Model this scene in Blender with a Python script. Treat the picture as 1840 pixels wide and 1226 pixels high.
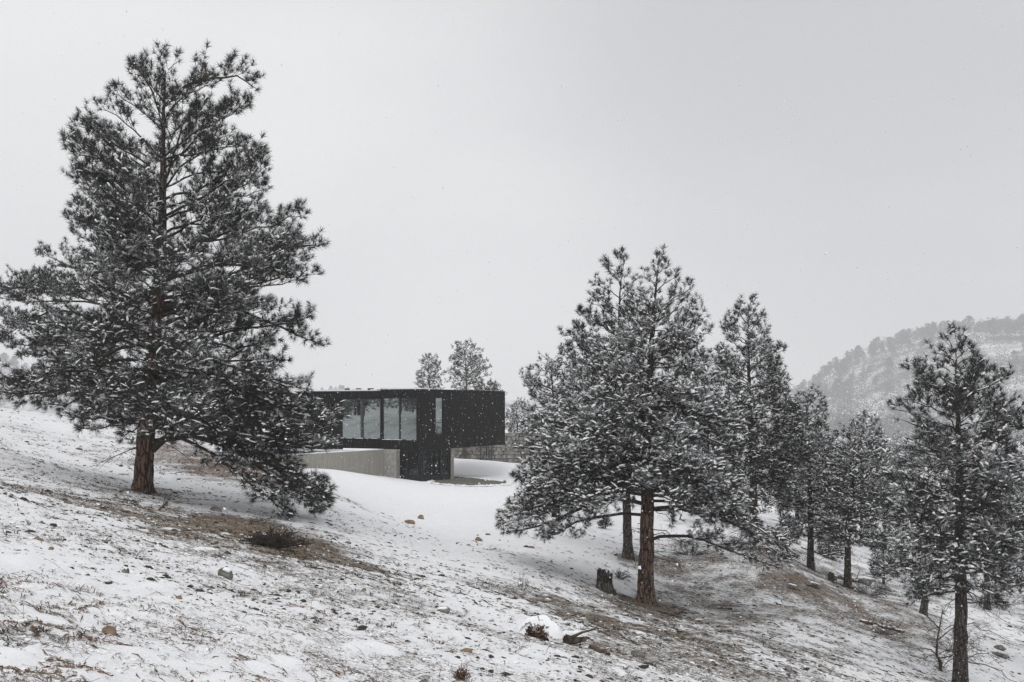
import bpy, bmesh, math, random
import numpy as np

# ------------------------------------------------------------------ scene, camera, sky, sun
S = bpy.context.scene
for o in list(bpy.data.objects):
    bpy.data.objects.remove(o)
C = S.collection
RNG = np.random.default_rng(11)
random.seed(11)
F, CX, HY = 2071.0, 920.0, 732.0          # measured focal length (px), centre column, horizon row

cam = bpy.data.cameras.new('camera')
cam.sensor_width = 36.0
cam.lens = 36.0 * F / 1840.0
cam.shift_y = (HY - 613.0) / 1840.0
cam.clip_start, cam.clip_end = 0.1, 3000
co = bpy.data.objects.new('camera', cam)
co.rotation_euler = (math.radians(90), 0, 0)
C.objects.link(co)
S.camera = co

W = bpy.data.worlds.new('World')
S.world = W
W.use_nodes = True
nt = W.node_tree
nt.nodes.clear()
SUN_EL, SUN_AZ = math.radians(58), math.radians(200)
sky = nt.nodes.new('ShaderNodeTexSky')
sky.sky_type = 'NISHITA'
sky.sun_disc = False
sky.sun_elevation = SUN_EL
sky.sun_rotation = SUN_AZ
hsv = nt.nodes.new('ShaderNodeHueSaturation')
hsv.inputs['Saturation'].default_value = 0.06
hsv.inputs['Value'].default_value = 0.8
nt.links.new(sky.outputs[0], hsv.inputs['Color'])
tc = nt.nodes.new('ShaderNodeTexCoord')
mp = nt.nodes.new('ShaderNodeMapping')
mp.inputs['Scale'].default_value = (1.0, 1.0, 2.2)
mp.inputs['Location'].default_value = (0.35, 0.2, 0.1)
nt.links.new(tc.outputs['Generated'], mp.inputs[0])
nz = nt.nodes.new('ShaderNodeTexNoise')
nz.inputs['Scale'].default_value = 2.3
nz.inputs['Detail'].default_value = 3.0
nz.inputs['Roughness'].default_value = 0.42
nz.inputs['Distortion'].default_value = 0.3
nt.links.new(mp.outputs[0], nz.inputs[0])
cr = nt.nodes.new('ShaderNodeValToRGB')      # overcast deck: darker and lighter cloud
cr.color_ramp.interpolation = 'B_SPLINE'
cr.color_ramp.elements[0].position = 0.30
cr.color_ramp.elements[0].color = (0.80, 0.81, 0.835, 1)
cr.color_ramp.elements[1].position = 0.62
cr.color_ramp.elements[1].color = (0.985, 0.99, 1.0, 1)
nt.links.new(nz.outputs['Fac'], cr.inputs[0])
mx = nt.nodes.new('ShaderNodeMix')
mx.data_type = 'RGBA'
mx.inputs[0].default_value = 0.88
nt.links.new(hsv.outputs[0], mx.inputs[6])
vs = nt.nodes.new('ShaderNodeVectorMath')
vs.operation = 'SCALE'
vs.inputs['Scale'].default_value = 9.45
# a broad darker cloud bank low in the sky ahead, to the right
vd = nt.nodes.new('ShaderNodeVectorMath'); vd.operation = 'DOT_PRODUCT'
cdir = np.array([0.36, 1.0, 0.36]); cdir /= np.linalg.norm(cdir)
vd.inputs[1].default_value = tuple(cdir)
nt.links.new(tc.outputs['Generated'], vd.inputs[0])
mr = nt.nodes.new('ShaderNodeMapRange'); mr.interpolation_type = 'SMOOTHERSTEP'
mr.inputs['From Min'].default_value = 0.905; mr.inputs['From Max'].default_value = 1.0
nt.links.new(vd.outputs['Value'], mr.inputs['Value'])
mz = nt.nodes.new('ShaderNodeMath'); mz.operation = 'MULTIPLY'
nt.links.new(mr.outputs[0], mz.inputs[0])
n2 = nt.nodes.new('ShaderNodeTexNoise'); n2.inputs['Scale'].default_value = 2.6; n2.inputs['Detail'].default_value = 2.0
nt.links.new(mp.outputs[0], n2.inputs[0])
ma_ = nt.nodes.new('ShaderNodeMath'); ma_.operation = 'MULTIPLY_ADD'; ma_.inputs[1].default_value = 1.1; ma_.inputs[2].default_value = 0.4; ma_.use_clamp = True
nt.links.new(n2.outputs['Fac'], ma_.inputs[0]); nt.links.new(ma_.outputs[0], mz.inputs[1])
cm = nt.nodes.new('ShaderNodeMix'); cm.data_type = 'RGBA'
nt.links.new(mz.outputs[0], cm.inputs[0]); nt.links.new(cr.outputs[0], cm.inputs[6])
cm.inputs[7].default_value = (0.61, 0.622, 0.645, 1)
nt.links.new(cm.outputs[2], vs.inputs[0])
nt.links.new(vs.outputs[0], mx.inputs[7])
bg = nt.nodes.new('ShaderNodeBackground')
bg.inputs['Strength'].default_value = 0.1
nt.links.new(mx.outputs[2], bg.inputs[0])
wo = nt.nodes.new('ShaderNodeOutputWorld')
nt.links.new(bg.outputs[0], wo.inputs[0])

sl = bpy.data.lights.new('sun', 'SUN')
sl.energy = 1.15
sl.angle = math.radians(40)
sl.color = (1.0, 0.98, 0.95)
so = bpy.data.objects.new('sun', sl)
so.rotation_euler = (math.radians(90) - SUN_EL, 0, math.radians(180) - SUN_AZ)
C.objects.link(so)

S.view_settings.view_transform = 'Standard'
S.view_settings.look = 'None'
S.view_settings.exposure = 0.0
S.view_settings.gamma = 1.0
S.view_settings.use_curve_mapping = False
S.render.engine = 'CYCLES'
S.cycles.max_bounces = 8
S.cycles.diffuse_bounces = 3
S.cycles.glossy_bounces = 3
S.cycles.transparent_max_bounces = 12
S.cycles.volume_bounces = 2
S.cycles.use_denoising = True
S.cycles.denoising_prefilter = 'NONE'

# ------------------------------------------------------------------ helpers
def P(px, py, d):
    return np.array([(px - CX) / F * d, d, (HY - py) / F * d])

def _hash(ix, iy, seed):
    h = (ix.astype(np.int64) * 374761393 + iy.astype(np.int64) * 668265263 + seed * 974634777) & 0xFFFFFFFF
    h = ((h ^ (h >> 13)) * 1274126177) & 0xFFFFFFFF
    h = ((h ^ (h >> 16)) * 2246822519) & 0xFFFFFFFF
    return ((h ^ (h >> 15)) & 0xFFFFFF) / float(0xFFFFFF)

def vnoise(x, y, seed=0):
    x = np.asarray(x, float); y = np.asarray(y, float)
    ix, iy = np.floor(x), np.floor(y)
    fx, fy = x - ix, y - iy
    fx = fx * fx * (3 - 2 * fx); fy = fy * fy * (3 - 2 * fy)
    a, b = _hash(ix, iy, seed), _hash(ix + 1, iy, seed)
    c, d = _hash(ix, iy + 1, seed), _hash(ix + 1, iy + 1, seed)
    return (a + (b - a) * fx) * (1 - fy) + (c + (d - c) * fx) * fy

def fbm(x, y, octs=4, seed=0):
    s, a, n = 0, 1.0, 0
    for k in range(octs):
        s = s + a * vnoise(x * 2 ** k + 17.3 * k, y * 2 ** k - 9.1 * k, seed + k)
        n += a; a *= 0.5
    return s / n

def mesh_np(name, verts, groups, mats, smooth=False, attrs=None):
    """groups: list of (faces array Nx3/Nx4, material index)"""
    me = bpy.data.meshes.new(name)
    verts = np.asarray(verts, np.float32)
    me.vertices.add(len(verts))
    me.vertices.foreach_set('co', verts.ravel())
    loops, starts, mi, sm, off = [], [], [], [], 0
    for g in groups:
        f, m = g[0], g[1]
        s = g[2] if len(g) > 2 else smooth
        if len(f) == 0: continue
        f = np.asarray(f, np.int32)
        k = f.shape[1]
        loops.append(f.ravel())
        starts.append(off + np.arange(len(f), dtype=np.int32) * k)
        mi.append(np.full(len(f), m, np.int32)); sm.append(np.full(len(f), s, bool))
        off += f.size
    lv = np.concatenate(loops); st = np.concatenate(starts)
    me.loops.add(len(lv)); me.loops.foreach_set('vertex_index', lv)
    me.polygons.add(len(st)); me.polygons.foreach_set('loop_start', st)
    for m in mats: me.materials.append(m)
    me.polygons.foreach_set('material_index', np.concatenate(mi))
    me.polygons.foreach_set('use_smooth', np.concatenate(sm))
    for k, v in (attrs or {}).items():
        a = me.attributes.new(k, 'FLOAT', 'POINT')
        a.data.foreach_set('value', np.asarray(v, np.float32))
    me.update(calc_edges=True)
    me.validate()
    return me

def link(name, me, parent=None, label=None, cat=None, group=None, kind=None, loc=None):
    o = bpy.data.objects.new(name, me)
    C.objects.link(o)
    if parent is not None: o.parent = parent
    if loc is not None: o.location = loc
    if label: o['label'] = label
    if cat: o['category'] = cat
    if group: o['group'] = group
    if kind: o['kind'] = kind
    return o

def thing(name, loc, label, cat, group=None, rotz=0):
    o = link(name, None, None, label, cat, group, None, loc)
    o.empty_display_size = 0.3
    o.rotation_euler = (0, 0, rotz)
    return o

class MB:
    """collects boxes, prisms and tubes into one mesh"""
    def __init__(self): self.v, self.f, self.m = [], [], []
    def add(self, v, f, m=0):
        b = len(self.v)
        self.v += [tuple(map(float, p)) for p in v]
        for q in f:
            self.f.append([b + i for i in q]); self.m.append(m)
    def prism(self, foot, z0, z1, m=0):
        if sum(foot[i][0] * foot[(i + 1) % len(foot)][1] - foot[(i + 1) % len(foot)][0] * foot[i][1] for i in range(len(foot))) < 0: foot = foot[::-1]
        n = len(foot)
        v = [(x, y, z0) for x, y in foot] + [(x, y, z1) for x, y in foot]
        f = [list(range(n))[::-1], list(range(n, 2 * n))]
        f += [[i, (i + 1) % n, n + (i + 1) % n, n + i] for i in range(n)]
        self.add(v, f, m)
    def tube(self, pts, rad, sides=8, m=0, caps=True, jit=0.0, rng=None):
        pts = np.array(pts, float); k = len(pts)
        v, f = tubes(pts[None], np.array(rad, float)[None], sides)
        if jit: v = v + (rng or RNG).normal(0, jit, v.shape)
        f = [list(q) for q in f]
        if caps: f += [list(range(sides))[::-1], list(range((k - 1) * sides, k * sides))]
        self.add(v, f, m)
    def build(self, name, mats, parent=None, smooth=False, bevel=0, **kw):
        me = bpy.data.meshes.new(name)
        me.from_pydata(self.v, [], self.f)
        for m in (mats if isinstance(mats, (list, tuple)) else [mats]): me.materials.append(m)
        me.polygons.foreach_set('material_index', self.m)
        me.polygons.foreach_set('use_smooth', [smooth] * len(self.f))
        if bevel:
            bm = bmesh.new(); bm.from_mesh(me)
            bmesh.ops.bevel(bm, geom=bm.edges[:], offset=bevel, segments=1, affect='EDGES')
            bm.to_mesh(me); bm.free()
        me.update()
        return link(name, me, parent, **kw)

def norm(v):
    return v / np.maximum(np.linalg.norm(v, axis=-1, keepdims=True), 1e-9)

def tubes(pl, rad, sides):
    """pl (n,k,3), rad (n,k) -> verts, quads"""
    n, k, _ = pl.shape
    t = np.gradient(pl, axis=1)
    t = norm(t)
    ax = norm(pl[:, -1] - pl[:, 0])
    ref = np.where(np.abs(ax[:, 2:3]) > 0.8, np.array([[1.0, 0, 0]]), np.array([[0, 0, 1.0]]))[:, None, :]
    a = norm(np.cross(t, np.broadcast_to(ref, t.shape)))
    b = np.cross(t, a)
    th = np.arange(sides) * 2 * math.pi / sides
    ring = a[:, :, None, :] * np.cos(th)[None, None, :, None] + b[:, :, None, :] * np.sin(th)[None, None, :, None]
    v = pl[:, :, None, :] + ring * rad[:, :, None, None]
    idx = np.arange(n * k * sides).reshape(n, k, sides)
    q0 = idx[:, :-1, :]; q1 = np.roll(idx, -1, 2)[:, :-1, :]
    q2 = np.roll(idx, -1, 2)[:, 1:, :]; q3 = idx[:, 1:, :]
    return v.reshape(-1, 3), np.stack([q0, q3, q2, q1], -1).reshape(-1, 4)

# ------------------------------------------------------------------ materials
class NB:
    def __init__(self, name):
        self.mat = bpy.data.materials.new(name)
        self.mat.use_nodes = True
        self.t = self.mat.node_tree
        self.b = self.t.nodes['Principled BSDF']
        self.tcn = None
    def n(self, typ, **kw):
        nd = self.t.nodes.new(typ)
        for k, v in kw.items():
            if k.startswith('i_'):
                key = k[2:]
                nd.inputs[int(key) if key.isdigit() else key.replace('_', ' ')].default_value = v
            else: setattr(nd, k, v)
        return nd
    def l(self, a, b): self.t.links.new(a, b)
    def coords(self, scale=(1, 1, 1), rot=(0, 0, 0), which='Object'):
        if not self.tcn: self.tcn = self.n('ShaderNodeTexCoord')
        m = self.n('ShaderNodeMapping')
        m.inputs['Scale'].default_value = scale; m.inputs['Rotation'].default_value = rot
        self.l(self.tcn.outputs[which], m.inputs[0])
        return m.outputs[0]
    def noise(self, vec, scale, detail=4, rough=0.55, dist=0.0):
        nd = self.n('ShaderNodeTexNoise')
        nd.inputs['Scale'].default_value = scale; nd.inputs['Detail'].default_value = detail
        nd.inputs['Roughness'].default_value = rough; nd.inputs['Distortion'].default_value = dist
        if vec is not None: self.l(vec, nd.inputs[0])
        return nd.outputs['Fac']
    def ramp(self, fac, stops, interp='LINEAR'):
        r = self.n('ShaderNodeValToRGB'); e = r.color_ramp
        e.interpolation = interp
        while len(e.elements) < len(stops): e.elements.new(0.5)
        for el, (p, c) in zip(e.elements, stops):
            el.position = p
            el.color = (c, c, c, 1) if not isinstance(c, (tuple, list)) else tuple(c) + (1,)
        self.l(fac, r.inputs[0])
        return r.outputs[0]
    def math(self, op, a, b=None, c=None, clamp=False):
        m = self.n('ShaderNodeMath', operation=op, use_clamp=clamp)
        for i, v in enumerate((a, b, c)):
            if v is None: continue
            if isinstance(v, (int, float)): m.inputs[i].default_value = v
            else: self.l(v, m.inputs[i])
        return m.outputs[0]
    def mix(self, fac, a, b):
        m = self.n('ShaderNodeMix', data_type='RGBA')
        for i, v in ((0, fac), (6, a), (7, b)):
            if isinstance(v, (int, float)): m.inputs[i].default_value = v
            elif isinstance(v, tuple): m.inputs[i].default_value = v + (1,)
            else: self.l(v, m.inputs[i])
        return m.outputs[2]
    def bump(self, h, strength, dist=0.02):
        b = self.n('ShaderNodeBump')
        b.inputs['Strength'].default_value = strength; b.inputs['Distance'].default_value = dist
        self.l(h, b.inputs['Height']); self.l(b.outputs[0], self.b.inputs['Normal'])
    def set(self, color=None, rough=0.8, spec=0.3, metal=0.0):
        if color is not None:
            if isinstance(color, tuple): self.b.inputs['Base Color'].default_value = color + (1,)
            else: self.l(color, self.b.inputs['Base Color'])
        if isinstance(rough, (int, float)): self.b.inputs['Roughness'].default_value = rough
        else: self.l(rough, self.b.inputs['Roughness'])
        self.b.inputs['Specular IOR Level'].default_value = spec
        self.b.inputs['Metallic'].default_value = metal
        return self.mat

def m_noise(name, c0, c1, scale=6, rough=0.85, spec=0.2, bump=0.0, stretch=(1, 1, 1), detail=5, lo=0.35, hi=0.65, bd=0.02):
    b = NB(name); v = b.coords(stretch)
    f = b.noise(v, scale, detail)
    col = b.ramp(f, [(lo, c0), (hi, c1)])
    if bump: b.bump(f, bump, bd)
    return b.set(col, rough, spec)

def m_bark(name, plate0, plate1, furrow, sc=1.0, snow=0.0):
    b = NB(name)
    v = b.coords((9 * sc, 9 * sc, 2.1 * sc))
    wob = b.noise(b.coords((3, 3, 1.5)), 2.2, 3)
    vm = b.n('ShaderNodeVectorMath', operation='ADD')
    cb = b.n('ShaderNodeCombineXYZ'); b.l(wob, cb.inputs[0]); b.l(wob, cb.inputs[1]); b.l(wob, cb.inputs[2])
    b.l(v, vm.inputs[0]); b.l(cb.outputs[0], vm.inputs[1])
    vo = b.n('ShaderNodeTexVoronoi', feature='DISTANCE_TO_EDGE'); vo.inputs['Scale'].default_value = 1.0
    b.l(vm.outputs[0], vo.inputs[0])
    vc = b.n('ShaderNodeTexVoronoi', feature='F1'); vc.inputs['Scale'].default_value = 1.0
    b.l(vm.outputs[0], vc.inputs[0])
    sp = b.n('ShaderNodeSeparateColor'); b.l(vc.outputs['Color'], sp.inputs[0])
    edge = b.ramp(vo.outputs['Distance'], [(0.02, 0.0), (0.16, 1.0)])
    fine = b.noise(b.coords((30, 30, 9)), 1.6, 5, 0.65)
    pc = b.mix(b.math('ADD', b.math('MULTIPLY', sp.outputs[0], 0.6), b.math('MULTIPLY', fine, 0.5), clamp=True), plate0, plate1)
    col = b.mix(edge, furrow, pc)
    if snow:
        sn = b.noise(b.coords((7, 7, 4)), 3.0, 4, 0.7)
        col = b.mix(b.ramp(sn, [(0.70 - snow * 0.1, 0.0), (0.73 - snow * 0.1, 1.0)]), col, (0.78, 0.79, 0.82))
    h = b.math('ADD', edge, b.math('MULTIPLY', fine, 0.5))
    b.bump(h, 0.9, 0.035)
    return b.set(col, 0.92, 0.15)

M = {}
M['bark_red'] = m_bark('bark_red', (0.11, 0.066, 0.050), (0.235, 0.145, 0.108), (0.024, 0.017, 0.014), 1.0, 0.35)
M['bark_orange'] = m_bark('bark_orange', (0.125, 0.078, 0.060), (0.27, 0.175, 0.132), (0.03, 0.021, 0.017), 1.0, 0.4)
M['bark_grey'] = m_bark('bark_grey', (0.062, 0.05, 0.043), (0.135, 0.112, 0.098), (0.02, 0.017, 0.015), 1.3, 0.7)
M['limb'] = m_noise('limb_bark', (0.034, 0.029, 0.026), (0.10, 0.082, 0.07), 16, 0.95, 0.1, 0.5, (1, 1, 1))
M['twig'] = m_noise('twig_bark', (0.03, 0.025, 0.022), (0.085, 0.07, 0.06), 9, 0.95, 0.1)
M['deadwood'] = m_noise('deadwood', (0.035, 0.029, 0.026), (0.15, 0.125, 0.105), 9, 0.95, 0.1, 0.6, (1, 1, 0.4))

def m_needle(name, c0, c1):
    b = NB(name)
    f = b.noise(b.coords(), 2.3, 3)
    g = b.noise(b.coords(), 37, 1)
    col = b.ramp(b.math('ADD', b.math('MULTIPLY', f, 0.6), b.math('MULTIPLY', g, 0.4)), [(0.36, c0), (0.64, c1)])
    return b.set(col, 0.62, 0.28)
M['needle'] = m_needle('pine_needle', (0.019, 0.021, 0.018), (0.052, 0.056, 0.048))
M['needle_far'] = m_needle('pine_needle_far', (0.055, 0.060, 0.058), (0.16, 0.165, 0.165))  # paler than near needles: snow dusting plus distance haze painted into the colour
M['needle_frost'] = m_noise('frosted_needle', (0.45, 0.455, 0.465), (0.82, 0.825, 0.84), 11, 0.8, 0.2)
M['needle_dead'] = m_noise('dead_needle', (0.10, 0.055, 0.03), (0.19, 0.115, 0.065), 20, 0.8, 0.1)

def m_snow(name, lumps=14):
    b = NB(name); v = b.coords()
    f = b.noise(v, lumps, 6, 0.6)
    b.bump(f, 0.35, 0.02)
    col = b.ramp(f, [(0.3, (0.80, 0.81, 0.835)), (0.7, (0.875, 0.88, 0.89))])
    m = b.set(col, 0.75, 0.25)
    return m
M['snow'] = m_snow('snow')

def m_ground():
    b = NB('snowy_ground')
    at = b.n('ShaderNodeAttribute', attribute_name='bare')
    ab = b.n('ShaderNodeAttribute', attribute_name='brown')
    al = b.n('ShaderNodeAttribute', attribute_name='rust')
    # thin streaks of grass and litter lying down the slope; speckle; broad patches
    rot = (0, 0, math.radians(53))
    st = b.noise(b.coords((2.6, 11.0, 3.0), rot), 2.4, 5, 0.66, 0.5)
    st2 = b.noise(b.coords((7.0, 26.0, 9.0), rot), 2.4, 4, 0.65, 0.4)
    sp = b.noise(b.coords(), 34, 4, 0.7)
    bp = b.noise(b.coords(), 1.3, 4, 0.6)
    md = b.noise(b.coords((1, 1.5, 1), rot), 6.5, 4, 0.7, 0.6)
    n1 = b.math('ADD', b.math('MULTIPLY', st, 0.26), b.math('MULTIPLY', st2, 0.27))
    n2 = b.math('ADD', b.math('MULTIPLY', sp, 0.20), b.math('ADD', b.math('MULTIPLY', bp, 0.07), b.math('MULTIPLY', md, 0.20)))
    n = b.math('ADD', n1, n2)                       # about 0.5 +- 0.08
    n = b.math('MULTIPLY_ADD', b.math('SUBTRACT', n, 0.5), 3.1, 0.5)
    d = b.math('SUBTRACT', n, at.outputs['Fac'])
    snow = b.math('MULTIPLY_ADD', d, 11.0, 0.5, clamp=True)
    # soil
    dk = b.noise(b.coords((3, 9, 3), rot), 4.2, 8, 0.8)
    soil_g = b.ramp(dk, [(0.36, (0.042, 0.035, 0.029)), (0.5, (0.13, 0.109, 0.089)), (0.62, (0.28, 0.245, 0.205))])
    soil_b = b.ramp(dk, [(0.36, (0.062, 0.044, 0.032)), (0.5, (0.175, 0.132, 0.095)), (0.62, (0.34, 0.28, 0.21))])
    soil_r = b.ramp(dk, [(0.32, (0.072, 0.046, 0.036)), (0.52, (0.15, 0.098, 0.076)), (0.70, (0.26, 0.195, 0.15))])
    soil = b.mix(ab.outputs['Fac'], soil_g, soil_b)
    soil = b.mix(al.outputs['Fac'], soil, soil_r)
    sn = b.ramp(b.noise(b.coords(), 3.0, 5, 0.6), [(0.3, (0.80, 0.81, 0.84)), (0.7, (0.87, 0.875, 0.89))])
    # thin snow lets some ground show through
    thin = b.ramp(b.noise(b.coords((3, 8, 3), rot), 7.0, 5, 0.7), [(0.42, 0.0), (0.7, 0.5)])
    thin = b.math('MULTIPLY', thin, b.math('MULTIPLY', at.outputs['Fac'], 1.5, clamp=True))
    sn = b.mix(thin, sn, soil)
    col = b.mix(snow, soil, sn)
    h = b.math('ADD', b.math('MULTIPLY', snow, 0.6), b.math('ADD', b.math('MULTIPLY', sp, 0.5), b.math('MULTIPLY', st2, 0.5)))
    b.bump(h, 0.8, 0.03)
    return b.set(col, 0.85, 0.2)
M['ground'] = m_ground()

def m_simple(name, c, rough=0.7, spec=0.3, metal=0.0):
    return NB(name).set(c, rough, spec, metal)

# ------------------------------------------------------------------ terrain
CTRL = [
 (0,1226,7.1),(0,1080,10.1),(0,1000,13.2),(0,900,21),(0,832,33),(0,785,43),(0,745,52),(0,729,59),(0,745,80),(0,760,110),
 (250,1226,8.1),(250,1050,13.5),(250,970,19.8),(255,884,35.7),(240,845,42),(250,803,50),(290,773,57),(290,795,76),
 (130,750,57),(130,770,76),
 (480,1226,9.2),(480,1100,13.8),(480,970,27),(470,905,38),(440,850,47),(400,803,56),(400,830,75),(480,835,62),
 (600,1226,10),(600,1100,15.5),(600,1000,26.5),(600,930,38),(600,875,52),(600,841,70),(560,845,68),
 (750,1226,11.1),(750,1100,18.4),(750,1030,28),(750,975,40),(750,938,52),(712,865,73.5),(760,869,74),(820,877,73),(905,876,73),
 (920,1226,12.7),(920,1140,18.4),(920,1080,26.5),(920,1010,37),(920,950,50),(920,900,65),(925,862,82),
 (1050,1226,14.3),(1050,1140,21.5),(1080,1066,36),(1050,1000,45),(1080,950,55),(1100,900,72),
 (1160,1226,16),(1160,1150,24),(1160,1088,38.3),(1210,1010,48),(1200,960,60),
 (1350,1226,20),(1350,1140,32),(1350,1060,43),(1353,979,50),(1390,988,50),(1340,950,64),
 (1457,1027,53),(1523,1057,50.5),(1500,990,68),(1600,1092,47),(1690,1140,43),(1560,1226,27),(1560,1140,39),
 (1725,1243,33.4),(1840,1235,39),(1840,1130,53),(1650,1035,72),(1700,1020,85),(1820,1050,78),(1800,1000,120),(1500,900,140),(1150,850,140),
 (2100,1280,40),(2100,1050,90),(-250,1226,6.3),(-250,900,17),(-250,760,33),(-250,690,52),(-250,700,80),
 (700,800,160),(900,805,160),(300,775,160),(300,770,300),(900,775,300),(1500,840,300),(1800,880,300),(900,770,600),(200,765,600),(1700,800,600),
]
_pts = np.array([P(*c) for c in CTRL])
_extra = np.array([(-34, 22, 3.2), (-55, 42, -1.2), (-33, 60, -0.7), (-31, 67, -1.3), (-40, 52, -0.6), (-62, 54, -3.0), (-45, 66, -2.8), (-62, 75, -4.5), (-90, 48, -4), (-110, 20, -3), (-24, 12, 2.0), (-9, 5, 0.05), (0, 4, -1.95), (9, 5, -4.0), (24, 10, -8.2), (40, 30, -14), (-90, 150, -4), (90, 100, -20), (-300, 300, -6), (300, 300, -24)], float)
_pts = np.vstack([_pts, _extra])
def _uv(x, y):
    y = np.maximum(y, 3.0)
    return np.clip(x / (y + 6) * 2.2, -4.2, 4.2), np.log(y + 6)
def _tps(r2):
    return 0.5 * r2 * np.log(r2 + 1e-9)
_u, _v = _uv(_pts[:, 0], _pts[:, 1])
_n = len(_pts)
_K = _tps((_u[:, None] - _u[None]) ** 2 + (_v[:, None] - _v[None]) ** 2) + np.eye(_n) * 0.004
_Q = np.stack([np.ones(_n), _u, _v], 1)
_sc = 1.0 / (_pts[:, 1] + 6)                # solve for z/(y+6): even weight near and far
_A = np.block([[_K, _Q], [_Q.T, np.zeros((3, 3))]])
_w = np.linalg.solve(_A, np.concatenate([_pts[:, 2] * _sc, np.zeros(3)]))
def ground(x, y):
    x = np.asarray(x, float); y = np.asarray(y, float)
    sh = x.shape
    x = x.ravel(); y = y.ravel()
    out = np.empty(len(x))
    for a in range(0, len(x), 40000):
        xs, ys = x[a:a + 40000], y[a:a + 40000]
        u, v = _uv(xs, ys)
        k = _tps((u[:, None] - _u[None]) ** 2 + (v[:, None] - _v[None]) ** 2)
        s = k @ _w[:_n] + _w[_n] + _w[_n + 1] * u + _w[_n + 2] * v
        out[a:a + 40000] = s * (np.maximum(ys, 3) + 6) + 0.1 * np.maximum(3 - ys, 0)
    return out.reshape(sh)

def ss(e0, e1, x):
    t = np.clip((x - e0) / (e1 - e0), 0, 1)
    return t * t * (3 - 2 * t)

def hit(px, py, dmin=4.0, dmax=200.0):
    """where the line of sight through a photo pixel meets the smooth ground"""
    d = np.geomspace(dmin, dmax, 1500)
    g = ground((px - CX) / F * d, d) - (HY - py) / F * d
    i = int(np.argmax(g > 0)) if (g > 0).any() else len(d) - 1
    return float((px - CX) / F * d[i]), float(d[i])

# snow cover: (px, py, bare ground 0..1, brown, rust, reach)
COVER = [
 (0,1200,.47,.3,.75),(120,1160,.50,.35,.8),(260,1200,.44,.3,.5),(60,1090,.47,.3,.7),(200,1080,.44,.3,.35),(350,1120,.46,.25,.3),(60,1000,.43,.3,.1),(200,980,.46,.3,.05),
 (480,1190,.46,.25,.35),(420,1080,.50,.25,.15),(560,1120,.51,.25,.2),(700,1180,.47,.25,.25),(820,1200,.46,.3,.15),(640,1060,.55,.3,.1),(540,1060,.55,.4,.1),
 (480,960,.80,.9,0),(420,950,.74,1,0),(380,960,.66,1,0),(450,990,.66,.9,0),(540,985,.7,.9,0),(560,1000,.70,.8,.1),(500,990,.72,.8,0),(340,940,.60,.8,0),(610,1020,.60,.5,0),(300,900,.45,.4,0),
 (100,920,.42,.25,0),(50,860,.44,.2,0),(150,850,.42,.2,0),(60,800,.38,.2,0),(170,800,.46,.5,.2),(90,760,.30,.2,0),(380,890,.36,.2,0),(480,900,.33,.1,0),(560,930,.37,.1,0),
 (300,800,.62,.6,.55),(360,825,.68,.7,.6),(430,845,.72,.7,.7),(480,865,.62,.6,.5),(260,780,.45,.4,.3),(380,800,.34,.3,.1),
 (620,880,.08,0,0),(650,930,.27,.1,0),(720,880,.03,0,0),(800,900,.02,0,0),(780,930,.12,.1,0),(850,930,.10,0,0),(700,960,.24,.1,0),(760,990,.24,.1,0),(850,1000,.22,0,0),(680,1010,.44,.2,0),
 (770,1050,.36,.1,0),(860,1070,.30,.1,0),(900,960,.16,0,0),(960,1000,.28,.1,0),(900,1110,.42,.2,.1),(960,1050,.40,.1,0),(1050,980,.24,.1,0),(1100,940,.2,0,0),(1060,1030,.42,.1,0),
 (1000,1080,.58,.3,0),(1040,1100,.66,.4,0),(1120,1110,.58,.4,.1),(1160,1095,.66,.3,.1),(1200,1130,.66,.3,.08),(1280,1150,.62,.25,.05),(1100,1170,.60,.35,.05),(1220,1190,.60,.35,.05),(1000,1200,.50,.2,.1),(1120,1215,.6,.3,.1),
 (1260,1070,.56,.2,0),(1330,1050,.56,.2,0),(1230,1020,.58,.1,0),(1400,1060,.6,.2,0),(1420,1130,.46,.1,0),(1400,1180,.40,.1,0),(1480,1190,.40,.1,0),(1330,1200,.56,.2,0),(1300,1110,.56,.3,.05),
 (1430,1040,.68,.45,.3),(1490,1065,.68,.5,.35),(1540,1085,.64,.45,.3),(1400,1020,.58,.4,.2),(1590,1110,.58,.4,.2),(1480,1100,.58,.2,0),(1540,1140,.50,.2,0),(1600,1180,.44,.1,0),(1640,1210,.40,0,0),
 (1360,975,.52,.1,0),(1470,1010,.54,0,0),(1560,1040,.56,0,0),(1800,1150,.42,0,0),(1800,1210,.34,0,0),(1820,1020,.02,0,0),(1780,1070,.48,.1,0),(1680,1060,.5,0,0),(1240,960,.46,0,0),
]
_cw = np.array([hit(c[0], c[1]) for c in COVER])
_cu = np.stack(_uv(_cw[:, 0], _cw[:, 1]), 1)
_cval = np.array([c[2:5] for c in COVER])
_cval[:, 0] = _cval[:, 0] * 0.74 + np.maximum(_cval[:, 0] - 0.5, 0) * 0.7
def cover(x, y):
    x = np.asarray(x, float).ravel(); y = np.asarray(y, float).ravel()
    out = np.empty((len(x), 3))
    far = np.array([0.10, 0.0, 0.0])
    for a in range(0, len(x), 40000):
        u, v = _uv(x[a:a + 40000], y[a:a + 40000])
        r2 = (u[:, None] - _cu[None, :, 0]) ** 2 + ((v[:, None] - _cu[None, :, 1]) * 1.3) ** 2
        w = 1.0 / (r2 + 0.0009) ** 1.7
        o = (w @ _cval) / w.sum(1, keepdims=True)
        f = (ss(80, 110, y[a:a + 40000]) * ss(-27, -18, x[a:a + 40000]))[:, None]
        out[a:a + 40000] = o * (1 - f) + far * f
    return out

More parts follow.
